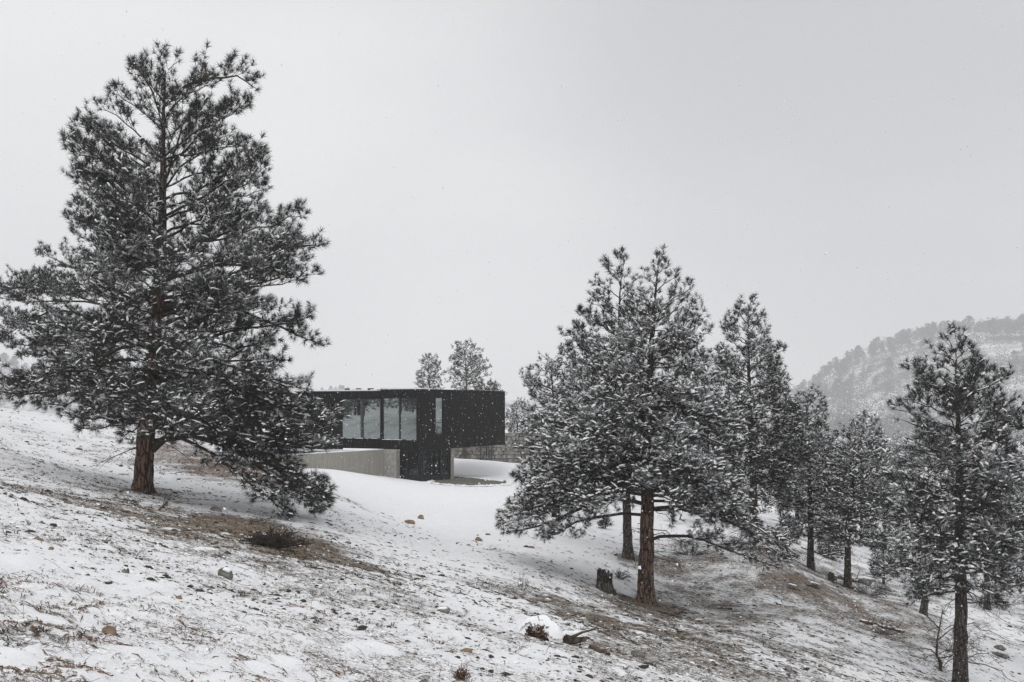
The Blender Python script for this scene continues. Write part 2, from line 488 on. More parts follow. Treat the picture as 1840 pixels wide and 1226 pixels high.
def spread(lo, hi, core0, core1, s0, grow):
    """grid lines: spacing s0 between core0 and core1, growing outwards"""
    a = list(np.arange(core0, core1, s0))
    x, s = a[-1], s0
    while x < hi: s *= 1 + grow; x += s; a.append(x)
    x, s = a[0], s0; pre = []
    while x > lo: s *= 1 + grow; x -= s; pre.append(x)
    return np.array(pre[::-1] + a)
gx = spread(-410, 410, -4.5, 3.5, 0.064, 0.034)
ys = [5.0]; s = 0.032
while ys[-1] < 660:
    s = min(max(0.042, 0.0135 * (ys[-1] - 3)), 12); ys.append(ys[-1] + s)
gy = np.array(list(np.linspace(-55, 4.5, 36)) + ys)
X, Y = np.meshgrid(gx, gy)

# pillows of snow over hidden tussocks and stones in the near slope
mound_c = []
for k in range(230):
    d = 1.0 / (1 / 6.5 + RNG.random() * (1 / 34.0 - 1 / 6.5)); u = RNG.uniform(-0.5, 0.12)
    mound_c.append((u * d, d, RNG.uniform(0.05, 0.13) * (0.7 + d * 0.02), RNG.uniform(0.02, 0.06)))
for px, py, r, h in ((25,1195,.26,.15),(60,1180,.15,.1),(245,1185,.25,.12),(185,1190,.14,.06),(330,1205,.2,.08),(285,1060,.26,.11),(300,1085,.25,.10),(170,1000,.22,.09),(140,1010,.22,.08),(195,985,.2,.06),(30,1010,.3,.09),(275,1040,.2,.08),(520,1195,.25,.10),(470,1205,.24,.10),(690,1170,.3,.1),(740,1155,.25,.1),(640,1165,.22,.08),(90,1120,.22,.09),(105,1130,.2,.1),(360,990,.2,.07),(430,1150,.2,.08)):
    x, y = hit(px, py); mound_c.append((x, y, r * .8, h * .7))
def micro(x, y, want_snow=False):
    c, s_ = math.cos(math.radians(53)), math.sin(math.radians(53))
    xr, yr = x * c - y * s_, x * s_ + y * c
    near = 1 - ss(18, 40, y)
    z = 0.22 * (fbm(x / 4.0, y / 4.0, 3, 3) - 0.5) * ss(0, 12, y) 
    z += 0.16 * (fbm(x / 0.9, y / 0.9, 3, 9) - 0.5) * (0.35 + 0.65 * near)
    z += 0.09 * (fbm(xr / 0.45, yr / 0.16, 3, 21) - 0.5) * (0.25 + 0.75 * near)
    z += 0.05 * near * (fbm(x / 0.13, y / 0.13, 2, 33) - 0.5)
    smooth = ss(50, 66, y)
    z = z * (1 - 0.8 * smooth)
    w = np.zeros_like(z)
    for mx_, my_, r, h in mound_c:
        i0, i1 = np.searchsorted(y[:, 0], (my_ - 2.6 * r, my_ + 2.6 * r)) if y.ndim == 2 else (0, 0)
        if y.ndim != 2: continue
        j0, j1 = np.searchsorted(x[0], (mx_ - 2.6 * r, mx_ + 2.6 * r))
        if i1 <= i0 or j1 <= j0: continue
        xs, yy = x[i0:i1, j0:j1], y[i0:i1, j0:j1]
        rr = np.hypot(xs - mx_, (yy - my_) * 1.15) / r
        rr = rr * (0.75 + 0.5 * vnoise(xs / r * 1.7, yy / r * 1.7, 55))
        g = 1 - ss(0.35, 1.15, rr)
        z[i0:i1, j0:j1] = np.maximum(z[i0:i1, j0:j1], z[i0:i1, j0:j1] * (1 - g) + h * g)
        w[i0:i1, j0:j1] = np.maximum(w[i0:i1, j0:j1], g)
    return (z, w) if want_snow else z

Z0 = ground(X, Y)
dz, pil = micro(X, Y, True)
Z = Z0 + dz
cv = cover(X, Y)
bare = cv[:, 0].reshape(X.shape)
patch = fbm(X / 2.2, Y / 2.2, 4, 71) - 0.5
patch2 = fbm(X / 0.55, Y / 0.55, 3, 77) - 0.5
bare = bare + (patch * 0.34 + patch2 * (0.26 + 0.22 * ss(16, 30, Y))) * ss(0.05, 0.3, bare)
bare = bare - 0.55 * dz * ss(0.1, 0.3, bare) * (1 - ss(25, 45, Y)) - pil * 0.55
bare = np.clip(bare - 0.05 * (1 - ss(14, 30, Y)), 0.0, 1.0)
for q in ((255,884,35.7,.35),(1160,1090,38.3,.4),(1129,1000,47,.3),(1355,982,50,.3),(1457,1028,53,.3),(1523,1058,50.5,.35),(1725,1246,33.4,.3)):   # melted, littered rings round the trunks
    p_ = P(*q[:3]); rr_ = np.hypot(X - p_[0], Y - p_[1]) / (.55 + .6 * vnoise(X * 2, Y * 2, 61))
    bare = bare + q[3] * np.exp(-rr_ ** 2)
brown_ = cv[:, 1].reshape(X.shape)
bare = np.where(bare > .58, .58 + (bare - .58) * (.4 + .6 * brown_), bare)
rust = np.clip(cv[:, 2].reshape(X.shape) * (0.4 + 1.4 * fbm(X / 0.7, Y / 0.7, 2, 91)), 0, 1)
ny, nx = X.shape
idx = np.arange(nx * ny).reshape(ny, nx)
quads = np.stack([idx[:-1, :-1], idx[:-1, 1:], idx[1:, 1:], idx[1:, :-1]], -1).reshape(-1, 4)
me = mesh_np('ground', np.stack([X, Y, Z], -1).reshape(-1, 3), [(quads, 0)], [M['ground']], True,
             {'bare': bare.ravel(), 'brown': cv[:, 1], 'rust': rust.ravel()})
link('ground', me, kind='structure')

def gz(x, y):
    """height of the built ground mesh (bilinear)"""
    x = np.atleast_1d(np.asarray(x, float)); y = np.atleast_1d(np.asarray(y, float))
    i = np.clip(np.searchsorted(gy, y) - 1, 0, ny - 2); j = np.clip(np.searchsorted(gx, x) - 1, 0, nx - 2)
    ty = np.clip((y - gy[i]) / (gy[i + 1] - gy[i]), 0, 1); tx = np.clip((x - gx[j]) / (gx[j + 1] - gx[j]), 0, 1)
    return (Z[i, j] * (1 - tx) + Z[i, j + 1] * tx) * (1 - ty) + (Z[i + 1, j] * (1 - tx) + Z[i + 1, j + 1] * tx) * ty
def gbare(x, y):
    i = np.clip(np.searchsorted(gy, y), 0, ny - 1); j = np.clip(np.searchsorted(gx, x), 0, nx - 1)
    return bare[i, j]

# ------------------------------------------------------------------ far hills
HD, H0, HL = 1500.0, 540.0, 1060.0              # crest distance, foot distance, depth of the hill mesh
def far_hill():
    sky_l = np.array([(-900,640),(-300,600),(0,652),(60,674),(160,700),(320,712),(480,712),(560,708),(620,706),(700,716),(900,722),(1150,725),(1330,722),(1420,716),(1480,684),(1530,652),(1580,632),(1640,612),(1700,604),(1760,606),(1840,590),(2000,566),(2300,530),(2900,510)], float)
    u = np.linspace(-900, 2900, 260)
    crest_py = np.interp(u, sky_l[:, 0], sky_l[:, 1])
    t = np.linspace(0, 1, 70)
    xs = (u - CX) / F * HD
    GX, T = np.meshgrid(xs, t)
    GY = H0 + T * HL
    zc = (HY - crest_py) / F * HD
    foot = -46.0
    tc_ = (HD - H0) / HL
    prof = np.sin(np.clip(T / tc_, 0, 1) * math.pi / 2) ** 1.25
    prof = np.where(T > tc_, 1 - (T - tc_) * 2.0, prof)
    GZ = foot + (np.interp(GX, xs, zc) - foot) * prof
    sn = np.sin(np.clip(T / tc_, 0, 1) * math.pi)
    GZ = GZ + 24 * (fbm(GX / 120, GY / 150, 4, 5) - 0.5) * sn
    GZ = GZ - 12 * np.abs(fbm(GX / 75 + GY * 0.004, GY / 520, 3, 15) - 0.5) * 2 * sn
    return GX, GY, GZ
HX, HYY, HZ = far_hill()
i_ = np.arange(HX.size).reshape(HX.shape)
hq = np.stack([i_[:-1, :-1], i_[:-1, 1:], i_[1:, 1:], i_[1:, :-1]], -1).reshape(-1, 4)
b = NB('hill_snow')
f = b.noise(b.coords((1, 0.5, 1)), 0.03, 7, 0.68)
M['hill'] = b.set(b.ramp(f, [(0.40, (0.10, 0.098, 0.095)), (0.60, (0.70, 0.71, 0.73))]), 0.9, 0.1)
link('hill', mesh_np('hill', np.stack([HX, HYY, HZ], -1).reshape(-1, 3), [(hq, 0)], [M['hill']], True), kind='structure')

# ------------------------------------------------------------------ pine trees
def dome_snow(cen, axis, size, rng, closed=False):
    """lumpy caps of snow: cen (n,3), axis (n,3) long direction, size (n,3)"""
    n = len(cen)
    if n == 0: return np.zeros((0, 3)), np.zeros((0, 3), int)
    th = np.arange(4) * math.pi * 0.5 + 0.4
    ring0 = np.stack([1.1 * np.cos(th), 1.1 * np.sin(th), np.full(4, -0.45)], -1)
    ring1 = np.stack([0.8 * np.cos(th + .7), 0.8 * np.sin(th + .7), np.full(4, 0.6)], -1)
    tpl = np.vstack([ring0, ring1, [[0, 0, 1.0]]])
    v = np.repeat(tpl[None], n, 0) * (1 + rng.normal(0, 0.22, (n, 9, 1)))
    v = v * size[:, None, :]
    a = norm(axis); ref = np.array([[0, 0, 1.0]])
    bb = norm(np.cross(np.broadcast_to(ref, a.shape), a) + np.array([[1e-4, 0, 0]])); cc = np.cross(a, bb)
    w = v[:, :, 0:1] * a[:, None] + v[:, :, 1:2] * bb[:, None] + v[:, :, 2:3] * cc[:, None]
    w = w + cen[:, None]
    f = []
    for i in range(4):
        j = (i + 1) % 4
        f += [(i, j, 4 + i), (j, 4 + j, 4 + i), (4 + i, 4 + j, 8)]
    f = np.array(f)
    F_ = (f[None] + (np.arange(n) * 9)[:, None, None]).reshape(-1, 3)
    return w.reshape(-1, 3), F_

def bez(p0, p1, p2, p3, k):
    t = np.linspace(0, 1, k)[:, None]
    return (1 - t) ** 3 * p0 + 3 * (1 - t) ** 2 * t * p1 + 3 * (1 - t) * t * t * p2 + t ** 3 * p3

KP = 9
def sample(pl, i, s):
    """points and tangents on polylines pl (n,k,3) at parameter s"""
    k = pl.shape[1]
    f = np.clip(s, 0, 0.9999) * (k - 1); a = f.astype(int); w = (f - a)[:, None]
    p = pl[i, a] * (1 - w) + pl[i, a + 1] * w
    return p, norm(pl[i, a + 1] - pl[i, a])

def pine(label, d, trunk_px, r0, prof, nprim, seed, group, bark='bark_grey', snow=0.5, needles=22, nw=0.013, nlen=0.17,
         limbs=(), spacing=0.17, twsp=0.13, branch_parts=True, dead=0, droop=0.25, rise=0.9, fill=(0.72, 1.04), name='pine_tree',
         depth_squash=1.0, fork=None, red_to=0.55, gapth=0.37, frost=0.3, needle_mat='needle', lowest=None, mats=None, dead_z=(0.08, 0.4), snow_top=1.0):
    rng = np.random.default_rng(seed)
    base = P(*trunk_px[0], d)
    zdes = base[2]
    base[2] = float(gz(base[0], base[1])[0]) - 0.06
    up0 = zdes - base[2]
    k = d / F
    tp = np.array([((px - trunk_px[0][0]) * k, 0.0, (trunk_px[0][1] - py) * k) for px, py in trunk_px])
    tp[1:, 2] += up0
    tp[-1, 2] -= 0.065 * (tp[-1, 2] - tp[0, 2])
    tp[:, 1] += np.linspace(0, 1, len(tp)) * rng.normal(0, 0.15)
    H = tp[-1, 2]
    root = thing(name, tuple(base), label, 'tree', group)
    def trunk_at(z):
        return np.stack([np.interp(z, tp[:, 2], tp[:, i]) for i in range(3)], -1)
    # ---- trunk
    ns = 14 if branch_parts else 9
    zz = np.concatenate([[-0.35, 0, 0.08, 0.2, 0.4], np.arange(0.7, H - 0.3, 0.3), [H - 0.12]])
    cpts = trunk_at(np.maximum(zz, 0)); cpts[:, 2] = zz
    cpts[1:-1, :2] += rng.normal(0, r0 * 0.06, (len(zz) - 2, 2)) * ss(0.5, 2, zz[1:-1])[:, None]
    rad = r0 * (np.clip(1 - zz / H, 0.0, 1) ** 0.85 * 0.97 + 0.03) * (1 + 0.42 * np.exp(-np.maximum(zz, 0) / 0.28))
    tv, tf = tubes(cpts[None], rad[None], ns)
    tv = tv.reshape(len(zz), ns, 3)
    lump = 1 + 0.10 * rng.normal(0, 1, (len(zz), ns)) * 0.5
    flare = 1 + 0.16 * np.cos(np.arange(ns) * 2 * math.pi / ns * 2.5 + rng.random() * 6)[None] * np.exp(-np.maximum(zz, 0) / 0.3)[:, None]
    tv = cpts[:, None] + (tv - cpts[:, None]) * (lump * flare)[:, :, None]
    lo_ = tf[:, 0] // ns < int(len(zz) * red_to)
    link('trunk', mesh_np('trunk', tv.reshape(-1, 3), [(tf[lo_], 0), (tf[~lo_], 1)], [M[bark], M['bark_grey']], True), root)
    # ---- primary limbs
    prof = np.array(prof, float)
    pz = (trunk_px[0][1] - prof[:, 0]) * k + up0
    o = np.argsort(pz); pz = pz[o]; pl_ = (prof[o, 1] - trunk_px[0][0]) * k; pr_ = (prof[o, 2] - trunk_px[0][0]) * k
    pz = pz - 0.036 * (pz[-1] - pz[0]) * ss(.45, 1, (pz - pz[0]) / (pz[-1] - pz[0]))
    zlo, zhi = pz[0], pz[-1]
    zs = np.linspace(zlo, zhi, 200)
    tx = trunk_at(zs)[:, 0]
    wL = np.maximum(tx - np.interp(zs, pz, pl_) - nlen * 0.65, 0.12); wR = np.maximum(np.interp(zs, pz, pr_) - tx - nlen * 0.65, 0.12)
    dens = ((wL + wR) / 2) ** 0.75 + 0.32
    cdf = np.cumsum(dens); cdf /= cdf[-1]
    tipz = np.interp((np.arange(nprim) + rng.random(nprim)) / nprim, cdf, zs)
    paths, rads = [], []
    zmin = lowest if lowest is not None else zlo * 0.55
    for i in range(nprim):
        z = tipz[i]; q = (z - zlo) / (zhi - zlo)
        az = i * 2.39996 + rng.normal(0, 0.35)
        cx, sy = math.cos(az), math.sin(az)
        a, b_ = np.interp(z, zs, wL), np.interp(z, zs, wR)
        m_ = (a + b_) / 2 * depth_squash
        wx = float(ss(0.0, 0.62, abs(cx)))
        R = (wx * (b_ if cx > 0 else a) + (1 - wx) * m_) * (1 + 0.06 * wx)
        R = max(R * rng.uniform(*fill), 0.12)
        tipc = trunk_at(np.array([z]))[0]
        e = -droop + (rise + droop) * q ** 1.25 + rng.normal(0, 0.14)
        za = np.clip(z - e * R * 0.8, zmin, H - 0.25)
        p0 = trunk_at(np.array([za]))[0]
        hd = np.array([cx, sy, 0])
        tip = np.array([tipc[0], tipc[1], 0]) + hd * R; tip[2] = z
        e0 = max(0.1, e) + rng.normal(0.05, 0.1)
        side = np.array([-sy, cx, 0]) * rng.normal(0, 0.10) * R
        p1 = p0 + hd * R * 0.33 + np.array([0, 0, R * 0.33 * e0]) + side
        up = 0.25 + 0.3 * q
        p2 = tip - hd * R * 0.28 - np.array([0, 0, R * 0.2 * up]) + side * 0.7
        pth = bez(p0, p1, p2, tip, KP)
        L = np.linalg.norm(np.diff(pth, axis=0), axis=1).sum()
        pth[1:-1] += rng.normal(0, 0.018 * L ** 0.8, (KP - 2, 3))
        paths.append(pth)
        rb = min((0.0125 - 0.005 * q) * L + 0.006, r0 * 0.4)
        rads.append(rb * (1 - np.linspace(0, 1, KP)) ** 0.8 + 0.006)
    for lb in limbs:                                     # limbs followed one by one
        pp = np.array([((px - trunk_px[0][0]) * k, dy, (trunk_px[0][1] - py) * k + up0) for px, py, dy in lb[1]])
        t0 = np.linspace(0, 1, len(pp)); t1 = np.linspace(0, 1, KP)
        pth = np.stack([np.interp(t1, t0, pp[:, c]) for c in range(3)], -1)
        sm_ = pth.copy(); sm_[1:-1] = (pth[:-2] + 2 * pth[1:-1] + pth[2:]) / 4
        sm_[1:-1] += rng.normal(0, 0.025, (KP - 2, 3))
        paths.append(sm_); rads.append(lb[0] * (1 - np.linspace(0, 1, KP)) ** 0.75 + 0.008)
    PL = np.array(paths); PR = np.array(rads)
    n = len(PL)
    Ls = np.linalg.norm(np.diff(PL, axis=1), axis=2).sum(1)
    q_ = np.clip((PL[:, -1, 2] - zlo) / (zhi - zlo), 0, 1)
    if branch_parts:
        big = np.argsort(-Ls)[:290]
        for i in big:
            v, f = tubes(PL[i:i + 1], PR[i:i + 1], 6)
            link('branch', mesh_np('branch', v, [(f, 0)], [M['limb']], True), root)
    # ---- side branches
    cnt = np.maximum(2, (Ls / spacing).astype(int))
    pi = np.repeat(np.arange(n), cnt)
    frac = np.concatenate([(np.arange(c) + rng.random(c)) / c for c in cnt])
    s = 0.22 + 0.78 * frac ** 0.85
    st, tg = sample(PL, pi, s)
    m = len(pi)
    up = np.array([0, 0, 1.0])
    sd = norm(np.cross(tg, up) + 1e-5) * np.where(rng.random(m) < 0.5, 1, -1)[:, None]
    ang = rng.uniform(0.45, 1.15, m)[:, None]
    qq = q_[pi][:, None]
    dr = tg * np.cos(ang) + sd * np.sin(ang) + up * (0.02 + 0.4 * qq + rng.normal(0, 0.36, (m, 1)))
    dr = norm(dr)
    l2 = np.clip((0.36 * Ls[pi] * (1 - s) ** 0.7 + 0.16), 0.16, 1.25) * rng.uniform(0.6, 1.15, m)
    tt = np.array([0, .5, 1.0])
    lift = (0.12 + 0.35 * q_[pi]) * l2 * rng.uniform(0.4, 1.4, m)
    sag = 0.0
    SP = st[:, None] + dr[:, None] * (l2[:, None, None] * tt[None, :, None]) + up[None, None] * (lift[:, None, None] * (tt ** 2)[None, :, None])
    SP[:, 1] += rng.normal(0, 0.02, (m, 3))
    SR = (0.004 + 0.008 * l2)[:, None] * np.array([1, .75, .4])[None]
    mid_ = st + dr * l2[:, None] * .6
    gap = fbm(mid_[:, 0] * .95 + mid_[:, 1] * .8 + seed, mid_[:, 2] * 1.25 - mid_[:, 1] * .4, 2, seed)
    kp = (gap > gapth * (1 - .34 * q_[pi])) | (rng.random(m) < .12) | (pi >= nprim)
    SP, SR, l2, pi = SP[kp], SR[kp], l2[kp], pi[kp]; m = len(pi)
    # ---- twigs
    c2 = np.maximum(1, (l2 / twsp).astype(int))
    si = np.repeat(np.arange(m), c2)
    fr = np.concatenate([(np.arange(c) + rng.random(c)) / c for c in c2])
    s2 = 0.2 + 0.8 * fr
    t0, g2 = sample(SP, si, s2)
    w = len(si)
    rd = norm(rng.normal(0, 1, (w, 3)))
    tq = q_[pi[si]][:, None]
    d2 = norm(g2 * 0.6 + rd * 0.85 + up * (0.18 + 0.6 * tq))
    lt = rng.uniform(0.07, 0.24, w)
    TW = np.stack([t0, t0 + d2 * lt[:, None] + up * lt[:, None] * 0.2], 1)
    TR = np.full((w, 2), 0.0045) * np.array([1.1, .7])[None]
    # ---- tufts
    tc_ = np.vstack([TW[:, -1], SP[:, -1], PL[:, -1]])
    ta = np.vstack([norm(TW[:, 1] - TW[:, 0]), norm(SP[:, -1] - SP[:, -2]), norm(PL[:, -1] - PL[:, -2])])
    q3 = np.concatenate([q_[pi[si]], q_[pi], q_])
    ta = norm(ta + up * (0.15 + 0.55 * q3[:, None]))
    N = len(tc_)
    deadm = rng.random(N) < 0.003
    keep = np.ones(N, bool)
    if limbs and limbs[0][0] < 0: pass
    nn = needles
    e1 = norm(np.cross(ta, np.array([[0.31, 0.77, 0.55]])))
    e2 = np.cross(ta, e1)
    ph = rng.random((N, nn)) * 2 * math.pi
    el = rng.uniform(0.1, 1.45, (N, nn))
    dirn = ta[:, None] * np.cos(el)[..., None] + (e1[:, None] * np.cos(ph)[..., None] + e2[:, None] * np.sin(ph)[..., None]) * np.sin(el)[..., None]
    dirn[..., 2] -= 0.12
    dirn = norm(dirn)
    org = tc_[:, None] - ta[:, None] * (rng.random((N, nn)) * 0.09)[..., None]
    ln = nlen * rng.uniform(0.7, 1.15, (N, nn))[..., None]
    wd = norm(np.cross(dirn, rng.normal(0, 1, (N, nn, 3)))) * nw * 0.5
    V = np.stack([org - wd, org + wd, org + dirn * ln], 2).reshape(-1, 3)
    nf = np.arange(N * nn * 3).reshape(-1, 3)
    dm = np.repeat(deadm, nn)
    load = (.25 + 1.6 * ss(.45, .62, fbm(tc_[:, 0] * 2.2 + tc_[:, 1], tc_[:, 2] * 3.4 - tc_[:, 1] * .6, 2, seed + 7))) * frost * .68 * (1 - (1 - snow_top) * ss(0.45, 0.85, q3))
    fr_ = ((dirn[..., 2] > -0.25) & (rng.random((N, nn)) < load[:, None])).ravel() & ~dm
    pl0 = ~dm & ~fr_
    vs, gs, off = [V], [(nf[pl0], 0, False), (nf[dm], 2, False), (nf[fr_], 3, False)], len(V)
    v, f = tubes(SP if branch_parts else SP[:, ::2], SR if branch_parts else SR[:, ::2], 3); vs.append(v); gs.append((f + off, 1, True)); off += len(v)
    if branch_parts: v, f = tubes(TW, TR, 3)
    else: v, f = np.zeros((0, 3)), np.zeros((0, 4), int)
    vs.append(v); gs.append((f + off, 1, True)); off += len(v)
    if not branch_parts:
        v, f = tubes(PL, PR, 5); vs.append(v); gs.append((f + off, 1, True)); off += len(v)
    # ---- bare dead twigs low on the stem
    if dead:
        za = rng.uniform(dead_z[0] * H, dead_z[1] * H, dead); az = rng.random(dead) * 6.283
        p0 = trunk_at(za); hd = np.stack([np.cos(az), np.sin(az), np.zeros(dead)], -1)
        ld = rng.uniform(0.4, 1.7, dead)
        ts = np.linspace(0, 1, 6)
        DP = p0[:, None] + hd[:, None] * (ld[:, None, None] * ts[None, :, None]) + up * ((0.12 * ts - 0.45 * ts ** 2)[None, :, None] * ld[:, None, None])
        DP[:, 1:] += rng.normal(0, 0.05, (dead, 5, 3))
        v, f = tubes(DP, (0.006 + 0.008 * ld)[:, None] * np.linspace(1, .3, 6)[None], 4)
        vs.append(v); gs.append((f + off, 1, True)); off += len(v)
        # their side shoots
        ii = np.repeat(np.arange(dead), 6); s_ = rng.uniform(0.3, 1, len(ii))
        a0, g_ = sample(DP, ii, s_)
        d_ = norm(g_ + rng.normal(0, 0.7, (len(ii), 3)))
        l_ = rng.uniform(0.12, 0.5, len(ii))
        QP = np.stack([a0, a0 + d_ * l_[:, None] * .5, a0 + d_ * l_[:, None] + rng.normal(0, .06, (len(ii), 3))], 1)
        v, f = tubes(QP, np.full((len(ii), 3), 0.0045), 3)
        vs.append(v); gs.append((f + off, 1, True)); off += len(v)
    crown = link('crown', mesh_np('crown', np.vstack(vs), gs, [M[needle_mat], M['twig'], M['needle_dead'], M['needle_frost']]), root, kind='stuff')
    # ---- snow lying on tufts and limbs
    if snow > 0:
        pr = snow * (1 - (1 - snow_top) * ss(0.45, 0.85, q3))
        on = rng.random(N) < pr
        cen = tc_[on] + ta[on] * 0.03 + up * 0.035
        ax = ta[on] * np.array([1, 1, 0.35]) + rng.normal(0, 0.25, (on.sum(), 3)) * np.array([1, 1, .4])
        sz = np.stack([rng.uniform(.045, .13, on.sum()), rng.uniform(.024, .05, on.sum()), rng.uniform(.016, .034, on.sum())], -1)
        v1, f1 = dome_snow(cen, ax, sz, rng)
        flat = np.repeat(np.arange(n), np.maximum(1, (Ls / 0.22).astype(int)))
        flat = flat[rng.random(len(flat)) < snow * 0.8]
        a0, g_ = sample(PL, flat, rng.uniform(0.05, 0.9, len(flat)))
        rr = PR[flat, 0] * 0.6
        sz = np.stack([rng.uniform(.07, .2, len(flat)), rr * 0.6 + 0.015, np.full(len(flat), 0.022)], -1)
        v2, f2 = dome_snow(a0 + up * (rr * 0.6 + 0.008)[:, None], g_, sz, rng)
        link('snow', mesh_np('snow', np.vstack([v1, v2]), [(np.vstack([f1, f2 + len(v1)]), 0, True)], [M['snow']]), root, kind='stuff')
    print('pine', label[:40], 'tufts', N, 'prim', n, 'sec', m)
    return root

G1 = 'ponderosa pines on the slope'
big = pine('largest pine, broad crown, red brown trunk, standing on the left slope', 35.7,
     [(255,884),(262,800),(272,690),(284,560),(291,450),(295,300),(297,180),(300,70)], 0.30,
     [(62,250,340),(85,225,350),(115,208,405),(150,182,455),(205,155,465),(255,125,492),(310,104,507),(350,96,532),(430,130,580),(500,150,570),(560,150,545),(620,70,575),(660,30,555),(705,10,590),(745,60,600),(790,200,605)],
     114, 5, G1, 'bark_red', snow=0.46, frost=0.24, gapth=0.39, needles=29, nw=0.0128, nlen=0.225, spacing=0.175, twsp=0.16, red_to=0.5, dead=16, droop=0.2, rise=1.05, lowest=1.6, snow_top=0.3, dead_z=(0.1, 0.35),
     limbs=[(0.12, [(270,812,0),(300,776,-.1),(365,768,-.4),(432,800,-.9),(505,860,-1.2),(590,895,-1.3)]),
            (0.09, [(300,776,-.1),(380,770,-.6),(470,800,-1.2),(560,850,-1.5),(600,880,-1.5)]),
            (0.08, [(280,690,0),(330,672,-.3),(430,690,-.9),(520,735,-1.2),(600,760,-1.2)]),
            (0.08, [(288,560,0),(340,545,.3),(420,552,.5),(500,590,.6),(575,618,.6)]),
            (0.08, [(290,505,0),(350,482,.2),(430,455,.4),(500,440,.5),(578,436,.5)]),
            (0.06, [(275,690,0),(220,690,-.5),(140,700,-.9),(60,712,-1.2),(8,700,-1.2)]),
            (0.05, [(300,776,-.1),(400,812,-.8),(450,850,-1.3),(500,890,-1.6),(540,912,-1.7)]),
            (0.05, [(365,768,-.4),(450,770,-1.3),(530,800,-1.9),(600,800,-2.1)]),
            (0.05, [(285,690,0),(360,690,.5),(450,720,.9),(530,770,1.1),(590,800,1.2)]),
            (0.05, [(300,776,0),(380,790,.4),(460,830,.6),(540,870,.7),(585,905,.7)]),
            (0.05, [(283,640,0),(350,640,-.6),(430,660,-1.2),(510,690,-1.7),(570,700,-1.9)]),
            (0.05, [(365,768,-.4),(440,800,-.2),(500,850,.1),(550,895,.2),(575,915,.2)]),
            (0.05, [(283,650,0),(350,665,.8),(430,700,1.4),(500,730,1.8),(560,745,2.0)]),
            (0.05, [(297,190,0),(330,150,.1),(380,135,.2),(425,130,.2),(460,158,.2)])])
pine('thinner dark pine close behind the largest pine on the left slope', 62.0,
     [(200,775),(203,640),(205,480),(200,380),(170,300)], 0.2,
     [(310,140,220),(335,95,260),(380,85,280),(430,62,300),(520,0,310),(560,-10,320),(600,-5,300),(630,-5,300),(680,20,300),(720,60,290)],
     60, 8, G1, 'bark_grey', snow=0.28, frost=0.2, needles=16, nw=0.0225, nlen=0.24, droop=0.2, rise=0.7, snow_top=0.3,
     limbs=[(0.07, [(203,600,0),(150,560,-.2),(90,560,-.4),(40,590,-.4),(0,612,-.4)]), (0.06, [(204,560,0),(140,530,-.2),(60,525,-.3),(0,530,-.3)])])
pine('snowy pine with orange brown trunk, tallest of the right-hand clump', 38.3,
     [(1160,1090),(1162,950),(1163,800),(1172,600),(1182,440)], 0.285,
     [(438,1168,1200),(470,1150,1222),(500,1135,1245),(530,1115,1268),(580,1090,1282),(640,1060,1310),(700,1010,1335),(760,965,1345),(800,935,1350),(850,912,1352),(895,904,1362),(918,902,1366)],
     150, 21, G1, 'bark_orange', snow=0.82, needles=25, nw=0.0142, nlen=0.2, spacing=0.18, twsp=0.15, gapth=0.37, frost=0.38, red_to=0.42, dead=10, droop=0.22, rise=0.75, lowest=3.2, snow_top=0.8, dead_z=(0.1, 0.3),
     limbs=[(0.05, [(1158,890,0),(1090,880,.3),(1010,905,.7),(940,935,1.0),(905,945,1.1)]),
            (0.05, [(1158,870,0),(1080,870,-.6),(1000,890,-1.2),(930,915,-1.5)]),
            (0.05, [(1165,900,0),(1240,900,.5),(1310,925,.9),(1370,960,1.1)]),
            (0.05, [(1165,890,0),(1250,890,-.8),(1330,930,-1.4),(1395,975,-1.7)]),
            (0.07, [(1155,905,0),(1100,890,-.3),(1030,915,-.7),(960,945,-1),(905,950,-1.1)]),
            (0.05, [(1150,925,0),(1085,920,-.3),(1030,935,-.5),(1000,955,-.6),(985,962,-.6)]),
            (0.07, [(1165,915,0),(1230,905,-.4),(1300,930,-.8),(1360,965,-1),(1400,1000,-1.1)]),
            (0.06, [(1165,972,0),(1205,958,-.3),(1260,965,-.6),(1320,990,-.9),(1385,1012,-1)]),
            (0.05, [(1165,880,0),(1230,870,.4),(1300,900,.8),(1350,940,1)])])
pine('leaning thin pine with sparse twiggy top left of the orange trunk pine', 47.0,
     [(1129,1000),(1126,900),(1118,700),(1112,560),(1118,444)], 0.2,
     [(440,1085,1140),(470,1070,1140),(520,1050,1150),(560,1012,1160),(590,1010,1170),(640,1005,1180),(700,990,1190),(780,960,1200),(850,950,1200)],
     88, 33, G1, 'bark_grey', snow=0.5, needles=17, nw=0.02, nlen=0.22, droop=0.15, rise=0.95, lowest=4.5, snow_top=0.4)
pine('low bushy snowy pine at left edge of the right clump beside house', 58.0,
     [(1000,925),(998,800),(990,625)], 0.19,
     [(620,965,1015),(650,940,1040),(700,930,1060),(760,935,1070),(820,930,1080),(870,935,1080)],
     95, 41, G1, 'bark_grey', snow=0.6, needles=13, nw=0.0215, nlen=0.19, droop=0.1, rise=0.6, branch_parts=False, lowest=1.0)
pine('pine with rounded top right of the orange trunk pine', 50.0,
     [(1355,982),(1353,850),(1345,700),(1343,526)], 0.2,
     [(524,1318,1362),(550,1300,1385),(590,1285,1398),(640,1275,1428),(690,1265,1436),(740,1260,1445),(800,1255,1455),(850,1260,1460),(900,1290,1440)],
     100, 52, G1, 'bark_grey', snow=0.5, needles=17, nw=0.021, nlen=0.22, droop=0.15, rise=0.75, lowest=2.4, dead=5)
